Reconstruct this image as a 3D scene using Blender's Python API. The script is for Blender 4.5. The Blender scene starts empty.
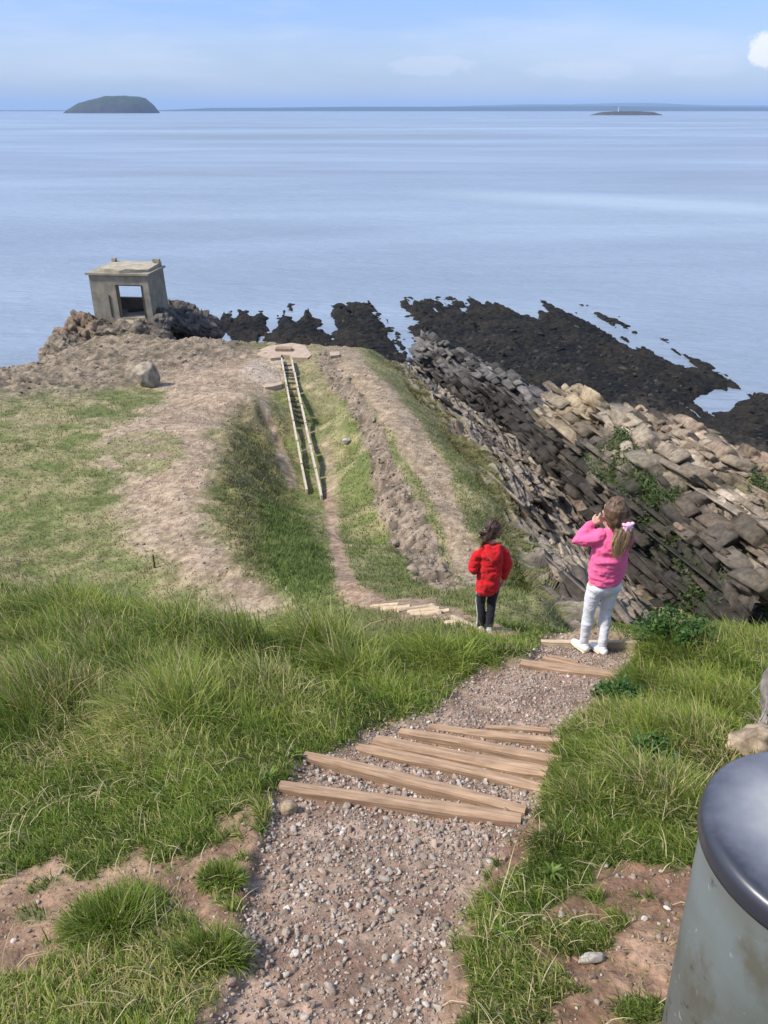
import bpy, bmesh, math, random
import numpy as np
from mathutils import Vector, Matrix
random.seed(7)
RNG = np.random.default_rng(11)
scene = bpy.context.scene
COL = scene.collection
CZ = 24.0                      # eye height above the sea
F = 770.0                      # focal length in photo pixels
PITCH = math.radians(27.6)
CP, SP = math.cos(PITCH), math.sin(PITCH)

# ------------------------------------------------------------------ geometry helpers
def W(px, py, Y):
    """point at forward distance Y seen in direction px,py; z relative to the eye"""
    u, v = (px - 384) / F, (512 - py) / F
    t = Y / (CP + v * SP)
    return np.array([u * t, Y, (-SP + v * CP) * t])

def project(p):
    x, y, z = p[..., 0], p[..., 1], p[..., 2]
    d = y * CP - z * SP
    d = np.where(d < 0.05, 0.05, d)
    v = y * SP + z * CP
    return 384 + F * x / d, 512 - F * v / d

def vhash(ix, iy, iz, seed=0):
    with np.errstate(over='ignore'):
        h = (ix.astype(np.int64).astype(np.uint32) * np.uint32(374761393)
             + iy.astype(np.int64).astype(np.uint32) * np.uint32(668265263)
             + iz.astype(np.int64).astype(np.uint32) * np.uint32(2246822519)
             + np.uint32((seed * 3266489917 + 12345) & 0xffffffff))
        h ^= h >> np.uint32(15)
        h *= np.uint32(2246822519)
        h ^= h >> np.uint32(13)
        h *= np.uint32(3266489917)
        h ^= h >> np.uint32(16)
    return h.astype(np.float64) / 4294967296.0

def vnoise(p, seed=0):
    i = np.floor(p)
    f = p - i
    f = f * f * f * (f * (f * 6 - 15) + 10)
    r = 0
    for dx in (0, 1):
        wx = f[:, 0] if dx else 1 - f[:, 0]
        for dy in (0, 1):
            wy = f[:, 1] if dy else 1 - f[:, 1]
            for dz in (0, 1):
                wz = f[:, 2] if dz else 1 - f[:, 2]
                r = r + wx * wy * wz * vhash(i[:, 0] + dx, i[:, 1] + dy, i[:, 2] + dz, seed)
    return r

def fbm(p, octaves=4, seed=0, gain=0.5):
    a, s, r, q = 1.0, 0.0, 0.0, np.array(p, float)
    for o in range(octaves):
        r = r + a * (vnoise(q, seed + o * 17) * 2 - 1)
        s += a
        a *= gain
        q = q * 2.03 + 7.1
    return r / s

def fbm2(x, y, scale, octaves=4, seed=0, gain=0.5):
    return fbm(np.stack([x / scale, y / scale, np.zeros_like(x) + seed * 1.37], 1), octaves, seed, gain)

def sstep(a, b, x):
    t = np.clip((x - a) / (b - a), 0, 1)
    return t * t * (3 - 2 * t)

def poly_sd(px, py, poly):
    """signed distance to a polygon, positive inside"""
    px, py = np.asarray(px, float), np.asarray(py, float)
    n = len(poly)
    dmin = np.full(px.shape, 1e9)
    inside = np.zeros(px.shape, bool)
    for i in range(n):
        x0, y0 = poly[i]
        x1, y1 = poly[(i + 1) % n]
        ex, ey = x1 - x0, y1 - y0
        t = np.clip(((px - x0) * ex + (py - y0) * ey) / (ex * ex + ey * ey + 1e-9), 0, 1)
        dmin = np.minimum(dmin, np.hypot(px - x0 - t * ex, py - y0 - t * ey))
        if abs(ey) > 1e-9:
            c = ((y0 > py) != (y1 > py)) & (px < ex * (py - y0) / ey + x0)
            inside ^= c
    return np.where(inside, dmin, -dmin)

def line_d(px, py, pts):
    dmin = np.full(np.shape(px), 1e9)
    for (x0, y0), (x1, y1) in zip(pts[:-1], pts[1:]):
        ex, ey = x1 - x0, y1 - y0
        t = np.clip(((px - x0) * ex + (py - y0) * ey) / (ex * ex + ey * ey + 1e-9), 0, 1)
        dmin = np.minimum(dmin, np.hypot(px - x0 - t * ex, py - y0 - t * ey))
    return dmin

def mesh_np(name, verts, faces, mat=None, col=None, smooth=False, parent=None, loc=None):
    """verts (N,3); faces: list of (array (M,k)) blocks"""
    me = bpy.data.meshes.new(name)
    verts = np.asarray(verts, np.float32)
    if not isinstance(faces, list):
        faces = [faces]
    faces = [np.asarray(f, np.int32) for f in faces if len(f)]
    loops = np.concatenate([f.ravel() for f in faces])
    tot = np.concatenate([np.full(len(f), f.shape[1], np.int32) for f in faces])
    start = np.concatenate([[0], np.cumsum(tot)[:-1]]).astype(np.int32)
    me.vertices.add(len(verts))
    me.vertices.foreach_set('co', verts.ravel())
    me.loops.add(len(loops))
    me.loops.foreach_set('vertex_index', loops)
    me.polygons.add(len(tot))
    me.polygons.foreach_set('loop_start', start)
    me.polygons.foreach_set('loop_total', tot)
    if smooth:
        me.polygons.foreach_set('use_smooth', np.ones(len(tot), bool))
    me.update(calc_edges=True)
    me.validate()
    if col is not None:
        a = me.attributes.new('Col', 'FLOAT_COLOR', 'POINT')
        c = np.ones((len(verts), 4), np.float32)
        c[:, :3] = col
        a.data.foreach_set('color', c.ravel())
    if mat:
        me.materials.append(mat)
    o = bpy.data.objects.new(name, me)
    COL.objects.link(o)
    if parent:
        o.parent = parent
    if loc is not None:
        o.location = loc
    return o

def grid_faces(R, C):
    i = np.arange(R - 1)[:, None] * C + np.arange(C - 1)[None, :]
    return np.stack([i, i + 1, i + C + 1, i + C], -1).reshape(-1, 4)

def bm_obj(name, bm, mat, parent=None, smooth=False, loc=None):
    bmesh.ops.recalc_face_normals(bm, faces=bm.faces[:])
    me = bpy.data.meshes.new(name)
    bm.to_mesh(me)
    bm.free()
    if smooth:
        me.polygons.foreach_set('use_smooth', np.ones(len(me.polygons), bool))
    if mat:
        me.materials.append(mat)
    o = bpy.data.objects.new(name, me)
    COL.objects.link(o)
    if parent:
        o.parent = parent
    if loc is not None:
        o.location = loc
    return o

def tag(o, label, cat, group=None, kind=None):
    o['label'] = label
    o['category'] = cat
    if group:
        o['group'] = group
    if kind:
        o['kind'] = kind
    return o

def empty(name, loc, rz=0.0):
    o = bpy.data.objects.new(name, None)
    o.empty_display_size = 0.2
    COL.objects.link(o)
    o.location = loc
    o.rotation_euler = (0, 0, rz)
    return o

def add_box(bm, c, s, rot=None, jit=0.0):
    """c centre, s full size"""
    r = bmesh.ops.create_cube(bm, size=1.0)
    M = Matrix.Translation(c) @ (rot.to_4x4() if rot is not None else Matrix.Identity(4)) @ Matrix.Diagonal((s[0], s[1], s[2], 1))
    for v in r['verts']:
        v.co = M @ v.co
        if jit:
            v.co += Vector((random.uniform(-jit, jit), random.uniform(-jit, jit), random.uniform(-jit, jit)))
    return r['verts']

# ------------------------------------------------------------------ materials
def new_mat(name):
    m = bpy.data.materials.new(name)
    m.use_nodes = True
    nt = m.node_tree
    b = nt.nodes['Principled BSDF']
    return m, nt, b

def N(nt, t, **kw):
    n = nt.nodes.new(t)
    for k, v in kw.items():
        setattr(n, k, v)
    return n

def set_in(n, **kw):
    for k, v in kw.items():
        n.inputs[k.replace('_', ' ')].default_value = v

def noise_node(nt, scale, detail=4.0, rough=0.55, coord=None, stretch=None):
    tc = N(nt, 'ShaderNodeTexCoord')
    n = N(nt, 'ShaderNodeTexNoise')
    set_in(n, Scale=scale, Detail=detail, Roughness=rough)
    src = tc.outputs['Object']
    if stretch:
        mp = N(nt, 'ShaderNodeMapping')
        mp.inputs['Scale'].default_value = stretch
        nt.links.new(src, mp.inputs['Vector'])
        src = mp.outputs['Vector']
    nt.links.new(src, n.inputs['Vector'])
    return n

def ramp(nt, fac, stops):
    r = N(nt, 'ShaderNodeValToRGB')
    el = r.color_ramp.elements
    while len(el) < len(stops):
        el.new(0.5)
    for e, (p, c) in zip(el, stops):
        e.position = p
        e.color = (c[0], c[1], c[2], 1) if not isinstance(c, (int, float)) else (c, c, c, 1)
    nt.links.new(fac, r.inputs['Fac'])
    return r

def mixc(nt, fac, a, b, mode='MIX'):
    m = N(nt, 'ShaderNodeMix', data_type='RGBA', blend_type=mode)
    for s, v in ((m.inputs['Factor'], fac), (m.inputs['A'], a), (m.inputs['B'], b)):
        if hasattr(v, 'is_linked') or hasattr(v, 'links'):
            nt.links.new(v, s)
        elif isinstance(v, (int, float)):
            s.default_value = v
        else:
            s.default_value = (v[0], v[1], v[2], 1)
    return m.outputs['Result']

def bump(nt, b, h, strength=0.5, dist=0.02):
    n = N(nt, 'ShaderNodeBump')
    set_in(n, Strength=strength, Distance=dist)
    nt.links.new(h, n.inputs['Height'])
    nt.links.new(n.outputs['Normal'], b.inputs['Normal'])
    return n

def mat_vcol(name, rough=0.9, scale=30.0, var=(0.65, 1.35), bump_s=0.6, bump_d=0.02, scale2=None, spec=0.2):
    m, nt, b = new_mat(name)
    at = N(nt, 'ShaderNodeAttribute', attribute_name='Col')
    n1 = noise_node(nt, scale, 6, 0.65)
    r1 = ramp(nt, n1.outputs['Fac'], [(0.28, var[0]), (0.72, var[1])])
    c = mixc(nt, 1.0, at.outputs['Color'], r1.outputs['Color'], 'MULTIPLY')
    if scale2:
        n2 = noise_node(nt, scale2, 3, 0.6)
        r2 = ramp(nt, n2.outputs['Fac'], [(0.3, 0.7), (0.7, 1.3)])
        c = mixc(nt, 1.0, c, r2.outputs['Color'], 'MULTIPLY')
    nt.links.new(c, b.inputs['Base Color'])
    set_in(b, Roughness=rough)
    b.inputs['Specular IOR Level'].default_value = spec
    if bump_s:
        bump(nt, b, n1.outputs['Fac'], bump_s, bump_d)
    return m

def mat_simple(name, colr, rough=0.8, scale=20.0, var=(0.8, 1.2), bump_s=0.3, bump_d=0.01, spec=0.3, stretch=None, metal=0.0):
    m, nt, b = new_mat(name)
    n1 = noise_node(nt, scale, 5, 0.6, stretch=stretch)
    r1 = ramp(nt, n1.outputs['Fac'], [(0.3, [c * var[0] for c in colr]), (0.7, [c * var[1] for c in colr])])
    nt.links.new(r1.outputs['Color'], b.inputs['Base Color'])
    set_in(b, Roughness=rough, Metallic=metal)
    b.inputs['Specular IOR Level'].default_value = spec
    if bump_s:
        bump(nt, b, n1.outputs['Fac'], bump_s, bump_d)
    return m

def mat_foliage(name, transl=0.35, rough=0.55):
    m, nt, b = new_mat(name)
    at = N(nt, 'ShaderNodeAttribute', attribute_name='Col')
    nt.links.new(at.outputs['Color'], b.inputs['Base Color'])
    set_in(b, Roughness=rough)
    b.inputs['Specular IOR Level'].default_value = 0.25
    t = N(nt, 'ShaderNodeBsdfTranslucent')
    nt.links.new(at.outputs['Color'], t.inputs['Color'])
    mx = N(nt, 'ShaderNodeMixShader')
    mx.inputs['Fac'].default_value = transl
    nt.links.new(b.outputs['BSDF'], mx.inputs[1])
    nt.links.new(t.outputs['BSDF'], mx.inputs[2])
    nt.links.new(mx.outputs['Shader'], nt.nodes['Material Output'].inputs['Surface'])
    return m

M_ground = mat_vcol('ground_soil_and_turf', 0.95, 22.0, (0.6, 1.4), 0.7, 0.03, 3.0)
M_rock = mat_vcol('bedded_limestone', 0.9, 6.0, (0.55, 1.45), 0.8, 0.06, 1.1)
M_reef = mat_vcol('wet_weedy_rock', 0.8, 3.0, (0.4, 1.6), 1.0, 0.12, None, 0.12)
M_grass = mat_foliage('grass_blades')
M_leaf = mat_foliage('leaves', 0.3, 0.5)
M_stone = mat_vcol('limestone_chippings', 0.85, 60.0, (0.75, 1.25), 0.4, 0.004)
M_island = mat_vcol('island_rock_and_scrub', 0.95, 0.03, (0.7, 1.3), 0.0)

# ------------------------------------------------------------------ the height of the ground
CTRL = []
def cp(x, y, z):
    CTRL.append((x, y, z))
def cw(px, py, Y, dz=0.0):
    p = W(px, py, Y)
    CTRL.append((p[0], p[1], p[2] + dz))

def near_z(y):
    return -1.6 - 0.44 * y
def brow_y(x):
    return float(np.interp(x, [-12, -8, -5, -1.3, 0.1, 0.8, 1.2, 7, 12], [10.5, 9.5, 8.0, 5.7, 4.9, 5.0, 5.45, 5.6, 5.9]))
for x in (-11, -8, -5, -3, -1.3, 0.1, 0.8, 1.8, 3.0, 5.0, 8.0, 11):
    b = brow_y(x)
    for y in (-2.5, -0.5, 0.8, 1.8, 2.8, 3.8, 4.7, 5.7, 6.7, 7.8, 9.0):
        if y < b - 0.35:
            bumpz = 0.0
            if x < -1:
                bumpz = 0.10 * math.sin(1.3 * x + 0.9 * y) * min(1, max(0, y - 1.5))
            cp(x, y, near_z(y) + bumpz)
    cp(x, b, near_z(b) - 0.02)
# hidden slope behind the brow
for x, pts in {-11: [(13, -8.3), (17, -9.8)], -8: [(11.5, -7.5), (15, -9.6)], -5: [(9.2, -6.35), (11, -7.8), (14, -9.4)],
               -3: [(8, -5.9), (10, -7.4), (12.5, -8.9)], -1.3: [(7, -5.3), (9, -6.75), (11.5, -8.3)],
               0.1: [(6, -4.8), (8, -5.95)]}.items():
    for y, z in pts:
        cp(x, y, z)
for p in [(1.09, 6.8, -4.98), (0.75, 8.3, -5.95), (0.44, 10, -6.87), (1.5, 8.2, -5.85), (1.3, 10, -6.9), (2.1, 7, -5.25), (2.46, 9.5, -6.55),
          (0.9, 6.0, -4.55), (1.7, 6.2, -4.75), (1.3, 12, -8.0), (2.0, 12, -8.1)]:
    cp(*p)
for p in [(3, 6.6, -5.5), (3.2, 8, -7.2), (5, 7.5, -6.6), (7, 8, -7), (11, 8.5, -7.2), (3.6, 10, -8.9), (5, 10.5, -9.6), (8, 11, -10), (12, 12, -10.4),
          (5, 14, -12.2), (6.3, 16, -13.6), (9, 14.5, -11.5), (13, 17, -11.4), (10, 19, -12.6), (12, 24, -13), (10, 29, -14),
          (9, 36, -17), (6.5, 48, -21), (5, 60, -24), (16, 30, -17), (15, 40, -24.8), (20, 22, -15), (25, 30, -25), (12, 50, -26), (10, 64, -26)]:
    cp(*p)
# floor of the cutting
for a in [(380, 602, 11.2), (350, 585, 12.5), (345, 560, 16), (330, 520, 21), (313, 490, 24.6), (306, 450, 28.3), (300, 410, 32.5), (291, 375, 36.8), (286, 352, 40.2),
          (320, 540, 18.4), (300, 500, 23.4), (290, 455, 27.6), (276, 400, 33.4), (335, 500, 23.2), (330, 450, 28.0), (312, 400, 33.6), (360, 545, 18.0), (375, 575, 14.6)]:
    cw(*a)
# left bank foot / top, left plateau
for a in [(322, 582, 13.2), (303, 548, 17.4), (285, 500, 23.0), (270, 440, 29.2),
          (275, 600, 13.4), (240, 560, 15.2), (222, 520, 17.9), (224, 470, 21.6), (236, 432, 25.6), (252, 400, 30.6), (258, 370, 36.0),
          (180, 570, 14.8), (100, 525, 18.0), (0, 545, 16.6), (-90, 520, 18.0), (150, 480, 21.0), (60, 470, 21.8), (-40, 450, 23.6), (140, 430, 25.8), (60, 430, 26.0), (0, 420, 27.0),
          (190, 400, 30.4), (147, 385, 33.0), (60, 395, 31.2), (0, 392, 31.4), (-80, 400, 30), (220, 360, 38.0), (160, 355, 38.6), (100, 362, 37.6), (60, 368, 36.6), (0, 372, 35.8), (-80, 372, 35.5),
          (200, 340, 42.0), (165, 341, 42.0), (120, 341, 42.6), (235, 341, 41.6), (80, 352, 40.5)]:
    cw(*a)
# rocky spine, its foot, the path along the top and the grass beyond it
for a in [(450, 588, 13.4), (430, 550, 17.0), (412, 520, 19.0), (400, 490, 21.0), (388, 460, 23.8), (375, 430, 27.0), (355, 400, 30.8), (332, 370, 36.0), (320, 352, 40.0),
          (412, 585, 14.0), (388, 542, 19.0), (365, 500, 22.8), (350, 455, 27.4), (335, 420, 31.6),
          (480, 560, 16.0), (450, 500, 20.5), (430, 460, 23.8), (410, 420, 28.0), (375, 380, 34.5), (350, 356, 40.0),
          (510, 548, 17.3), (490, 500, 21.0), (470, 464, 24.8), (430, 412, 32.6), (395, 370, 40.5), (375, 352, 45.5),
          (500, 590, 13.6), (540, 606, 11.0)]:
    cw(*a)
# under the rock slab: kept below the slab patch
for a in [(580, 612, 12.5), (615, 618, 15), (540, 555, 19), (570, 560, 21), (602, 562, 23.5), (495, 470, 26.5), (520, 475, 28.5), (547, 482, 31.5),
          (455, 420, 35), (480, 428, 38), (503, 434, 42.5), (412, 378, 44), (427, 385, 49)]:
    cw(*a, dz=-0.7)
# outer cliffs of the headland down to the sea bed
for p in [(-40, 36, -14), (-40, 20, -10.5), (-30, 41, -14), (-24, 42, -15), (-40, 48, -25.5), (-30, 50, -25.5), (-22, 51, -20), (-20, 56, -25.5), (-15.5, 46, -11.0), (-15, 49, -11.8), (-11, 47, -14.5), (-10, 52, -22),
          (-14, 53, -20), (-12, 58, -26), (-5, 46.5, -15.5), (-5, 52, -22), (-2, 48, -16), (0, 52, -19.5), (-6, 58, -26), (0, 62, -26), (-20, 66, -26), (-40, 66, -26),
          (-6, 43.2, -11.9), (-1.5, 44.2, -12.3)]:
    cp(*p)
CTRL = np.array(CTRL)
def _phi(x, y):
    c = 0.10 + 0.030 * np.abs(CTRL[:, 1])
    d2 = (x[:, None] - CTRL[None, :, 0]) ** 2 + (y[:, None] - CTRL[None, :, 1]) ** 2
    return np.sqrt(d2 + c[None, :] ** 2)
_n = len(CTRL)
_A = np.zeros((_n + 3, _n + 3))
_A[:_n, :_n] = _phi(CTRL[:, 0], CTRL[:, 1])
_P = np.stack([np.ones(_n), CTRL[:, 0], CTRL[:, 1]], 1)
_A[:_n, _n:] = _P
_A[_n:, :_n] = _P.T
_B = np.zeros(_n + 3)
_B[:_n] = CTRL[:, 2]
_A[:_n, :_n] += np.eye(_n) * 1e-6
_COEF = np.linalg.lstsq(_A, _B, rcond=1e-10)[0]
def H0(x, y):
    x, y = np.atleast_1d(np.asarray(x, float)), np.atleast_1d(np.asarray(y, float))
    out = np.empty(len(x))
    for i in range(0, len(x), 20000):
        s = slice(i, i + 20000)
        out[s] = _phi(x[s], y[s]) @ _COEF[:_n] + _COEF[_n] + x[s] * _COEF[_n + 1] + y[s] * _COEF[_n + 2]
    return out

# outlines of the different sorts of ground, taken where the ground lies
PATH = [(205, 1060), (235, 960), (245, 900), (255, 850), (272, 800), (300, 768), (350, 740), (420, 715), (450, 690), (485, 665), (520, 655), (545, 640), (560, 632),
        (640, 636), (634, 658), (610, 690), (570, 725), (548, 760), (535, 800), (503, 840), (480, 900), (455, 950), (430, 1060)]
SOIL = [[(-60, 915), (0, 905), (72, 866), (150, 852), (225, 822), (262, 806), (275, 850), (262, 925), (250, 1060), (212, 1060), (215, 965), (150, 935), (90, 925), (40, 940), (-60, 975)],
        [(500, 938), (560, 902), (620, 880), (700, 872), (800, 900), (800, 1100), (560, 1100), (535, 975)],
        [(420, 1060), (440, 960), (480, 880), (505, 830), (530, 815), (522, 860), (490, 930), (455, 1060)]]
GRASS_ISLES = [(118, 930, 30, 20), (212, 955, 24, 16), (580, 940, 38, 18), (222, 882, 18, 12), (640, 1010, 28, 14), (545, 985, 26, 20), (160, 1000, 40, 20), (50, 1010, 50, 30), (185, 842, 22, 13), (150, 905, 26, 16), (30, 915, 22, 12), (85, 875, 18, 9), (236, 905, 12, 9), (180, 925, 20, 14), (70, 960, 40, 16)]
for _i in range(26):
    GRASS_ISLES.append((random.uniform(0, 250) if _i % 2 else random.uniform(520, 690), random.uniform(850, 1010), random.uniform(4, 12), random.uniform(3, 8)))
def near_masks(x, y, z):
    """path, bare soil masks for ground within about 12 m"""
    px, py = project(np.stack([x, y, z], 1))
    jit = 14 * fbm2(x, y, 0.35, 4, 5) + 7 * fbm2(x, y, 0.07, 2, 6)
    near = sstep(9.5, 6.2, y)
    sd = poly_sd(px, py, PATH)
    path = sstep(-7, 9, sd + jit * 0.7) * near
    soil = np.zeros_like(x)
    for s in SOIL:
        soil = np.maximum(soil, sstep(-10, 10, poly_sd(px, py, s) + jit * 2.4))
    for (cx, cy, rx, ry) in GRASS_ISLES:
        q = np.hypot((px - cx) / rx, (py - cy) / ry)
        soil = soil * sstep(0.75, 1.15, q + 0.02 * jit)
    soil *= near
    # the path going on down to the left
    d = line_d(px, py, [(560, 650), (500, 634), (470, 622), (430, 609), (385, 604), (352, 592), (342, 566), (333, 530), (326, 490)])
    wid = np.interp(y, [5, 6, 8, 12, 18, 24], [10, 7, 8, 10, 6, 4]) * (1 + 0.6 * fbm2(x, y, 0.9, 3, 28))
    path2 = sstep(1.5, 0.5, d / wid + jit * 0.035) * sstep(5.2, 5.8, y) * sstep(29, 25, y)
    return path, soil, path2, px, py

# ------------------------------------------------------------------ the ground sheet
def build_ground():
    rows = [-2.2]
    while rows[-1] < 66:
        rows.append(rows[-1] + 0.014 + 0.0030 * max(0, rows[-1] + 0.6))
    rows = np.array(rows)
    a = np.linspace(-1, 1, 760)
    a = np.where(a < 0, a * 0.80, a * 0.62)
    X = a[None, :] * (rows[:, None] + 5.0)
    Y = np.repeat(rows[:, None], len(a), 1)
    x, y = X.ravel(), Y.ravel()
    z = H0(x, y)
    path, soil, path2, px, py = near_masks(x, y, z)
    far = sstep(9.5, 13.5, y)
    farx = np.maximum(far, sstep(5.2, 7.0, y) * sstep(0.6, 1.3, x))
    n_big = fbm2(x, y, 2.6, 5, 21)
    n_mid = fbm2(x, y, 0.6, 5, 22)
    n_fin = fbm2(x, y, 0.13, 4, 23)
    n_grain = vhash(np.round(x * 900), np.round(y * 900), np.zeros_like(x), 3)
    # --- height detail
    z = z + 0.012 * n_mid * (1 - far) + 0.006 * n_fin * (1 - far)
    z = z - 0.035 * path * (1 - far)
    z = z + soil * (1 - far) * (0.012 * fbm2(x, y, 0.05, 3, 26) + 0.015 * fbm2(x, y, 0.16, 3, 27))
    veg = (1 - path) * (1 - soil) * (1 - far) * sstep(1.6, 3.4, y)
    z = z + veg * (0.16 * fbm2(x, y, 0.75, 3, 25) + 0.05 * n_mid) * sstep(0.2, -0.5, np.abs(x - 0.2) * -1 + 0.6)
    # --- categories of the far ground
    ROCKY = [(-60, 350), (0, 345), (60, 330), (130, 300), (205, 300), (255, 316), (330, 322), (350, 344), (255, 350), (200, 366), (160, 372), (110, 392), (40, 396), (-60, 398)]
    BARE = [(170, 345), (262, 345), (268, 385), (250, 412), (222, 436), (208, 470), (214, 530), (245, 575), (300, 606), (260, 612), (190, 578), (128, 545), (112, 500), (104, 455), (118, 420), (150, 395)]
    BANK = [(226, 425), (262, 398), (283, 430), (296, 500), (322, 575), (300, 605), (240, 562), (212, 510)]
    BANKG = [(262, 500), (298, 505), (330, 575), (332, 602), (296, 604), (258, 560)]
    SPINE = [(322, 352), (342, 366), (380, 420), (408, 480), (440, 545), (462, 588), (442, 598), (415, 580), (392, 545), (372, 500), (366, 450), (345, 405), (318, 372)]
    jit = 16 * n_big + 9 * n_mid + 4 * n_fin
    rocky = sstep(-12, 12, poly_sd(px, py, ROCKY) + jit * 0.8) * far
    bare = sstep(-24, 22, poly_sd(px, py, BARE) + jit * 1.9) * far
    tongue = sstep(1.25, 0.75, np.hypot((px - 150) / 38, (py - 450) / 21) + 0.03 * jit)
    bare = bare * (1 - 0.85 * tongue * sstep(-0.3, 0.3, n_mid + 0.2))
    streak = sstep(0.15, 0.55, fbm2(x * 0.45, y, 1.3, 4, 31)) * sstep(360, 300, px) * far
    bare = np.maximum(bare, 0.55 * streak * (py < 560))
    bank = sstep(-14, 16, poly_sd(px, py, BANK) + jit * 1.1) * far
    bankg = sstep(-12, 12, poly_sd(px, py, BANKG) + jit * 0.8) * far
    spine = sstep(-5, 6, poly_sd(px, py, SPINE) + jit * 0.45) * far
    ridge = sstep(1.3, 0.7, line_d(px, py, [(340, 352), (362, 376), (405, 425), (432, 470), (452, 520), (474, 572)]) / np.interp(y, [13, 20, 40], [15, 13, 14]) + 0.05 * jit) * far
    flr = sstep(1.3, 0.7, line_d(px, py, [(258, 375), (268, 420), (292, 482)]) / 5.0 + 0.03 * jit) * far
    flr = np.maximum(flr, sstep(1.3, 0.7, line_d(px, py, [(312, 362), (320, 385), (326, 402)]) / np.interp(y, [28, 38], [8, 18]) + 0.03 * jit) * far * 0.40)
    flr = np.maximum(flr, 0.7 * sstep(1.3, 0.5, line_d(px, py, [(326, 440), (332, 480), (334, 520)]) / 6.0 + 0.04 * jit) * far)
    pad = sstep(1.2, 0.8, np.hypot((px - 268) / 26, (py - 372) / 14) + 0.02 * jit) * far
    # blocky relief on the rocky parts
    q = np.stack([x, y, z * 0.5], 1)
    cell = np.abs(fbm(q / 0.55, 4, 41)) * 2
    lump = (cell - 0.5) * 0.30 + 0.22 * n_mid + 0.2 * n_big
    rgh = fbm(np.stack([x, y, z], 1) / 0.35, 3, 47)
    z = z + (rocky * 0.55 + spine * 0.75) * (0.7 * lump + 0.26 * rgh) + far * 0.05 * n_mid + far * 0.02 * n_fin + bank * 0.16 * n_mid
    z = z + far * (1 - rocky) * (1 - spine) * 0.10 * n_big
    # --- colours (surface colours only)
    def c3(c):
        return np.array(c)[None, :]
    def mix(A, B, f):
        return A + (B - A) * f[:, None]
    turf = mix(c3((0.115, 0.135, 0.042)), c3((0.235, 0.205, 0.100)), sstep(-0.45, 0.4, n_mid + 0.6 * n_big))
    nearsoil_g = mix(c3((0.10, 0.115, 0.034)), c3((0.19, 0.16, 0.075)), sstep(-0.3, 0.4, n_mid))
    col = mix(nearsoil_g, turf, farx)
    soilc = mix(c3((0.195, 0.110, 0.068)), c3((0.33, 0.210, 0.135)), sstep(-0.4, 0.4, n_mid + 0.5 * n_fin))
    gravel = mix(c3((0.225, 0.140, 0.098)), c3((0.35, 0.245, 0.175)), sstep(-0.35, 0.35, n_fin + 0.3 * n_mid))
    scree = mix(c3((0.225, 0.158, 0.105)), c3((0.37, 0.280, 0.195)), sstep(-0.4, 0.4, n_fin + 0.4 * n_mid))
    rockc = mix(c3((0.10, 0.076, 0.056)), c3((0.26, 0.20, 0.145)), sstep(-0.5, 0.5, n_fin + 0.7 * n_mid))
    heath = mix(c3((0.10, 0.105, 0.036)), c3((0.21, 0.175, 0.085)), sstep(-0.4, 0.4, n_mid + 0.4 * n_fin))
    lush = mix(c3((0.058, 0.098, 0.022)), c3((0.105, 0.145, 0.038)), sstep(-0.4, 0.4, n_mid))
    col = mix(col, scree, bare)
    col = mix(col, heath, bank * 0.9)
    col = mix(col, lush, bankg)
    col = mix(col, scree, np.maximum(ridge * 0.9, flr * 0.85))
    col = mix(col, c3((0.42, 0.33, 0.255)) + 0 * col, pad * 0.8)
    col = mix(col, rockc, np.maximum(rocky * 0.9, spine))
    col = mix(col, soilc, soil)
    col = mix(col, gravel, np.maximum(path, path2 * 0.9))
    steep = sstep(-12.6, -14.2, z) * far
    col = mix(col, rockc * 0.8, steep)
    col = col * (0.85 + 0.3 * n_grain)[:, None]
    z = z + CZ
    o = mesh_np('ground', np.stack([x, y, z], 1), grid_faces(len(rows), len(a)), M_ground, col, True)
    tag(o, 'sloping headland ground of turf, bare pinkish soil and gravel path', 'ground', kind='structure')
    info = dict(x=x, y=y, z=z, path=path, soil=soil, path2=path2, rocky=rocky, bare=bare, bank=bank, bankg=bankg, spine=spine, ridge=ridge, flr=flr, shape=(len(rows), len(a)), rows=rows, a=a)
    return o, info

ground, GI = build_ground()

def gsample(x, y, *keys):
    """bilinear lookup in the ground sheet"""
    rows, a = GI['rows'], GI['a']
    fi = np.clip(np.interp(y, rows, np.arange(len(rows))), 0, len(rows) - 1.001)
    fj = np.clip(np.interp(x / (y + 5.0), a, np.arange(len(a))), 0, len(a) - 1.001)
    i, j = fi.astype(int), fj.astype(int)
    u, v = fi - i, fj - j
    out = []
    for k in keys:
        g = GI[k].reshape(GI['shape'])
        out.append(g[i, j] * (1 - u) * (1 - v) + g[i + 1, j] * u * (1 - v) + g[i, j + 1] * (1 - u) * v + g[i + 1, j + 1] * u * v)
    return out if len(out) > 1 else out[0]

def hit(px, py, y0=0.6, y1=60.0):
    """where the line of sight through px,py meets the ground (world coordinates)"""
    ys = np.geomspace(y0, y1, 3000)
    u, v = (px - 384) / F, (512 - py) / F
    t = ys / (CP + v * SP)
    zr = CZ + (-SP + v * CP) * t
    xr = u * t
    g = gsample(xr, ys, 'z')
    k = np.argmax(zr <= g)
    return np.array([xr[k], ys[k], g[k]])
def gz(x, y):
    return float(gsample(np.array([x]), np.array([y]), 'z')[0])

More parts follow.
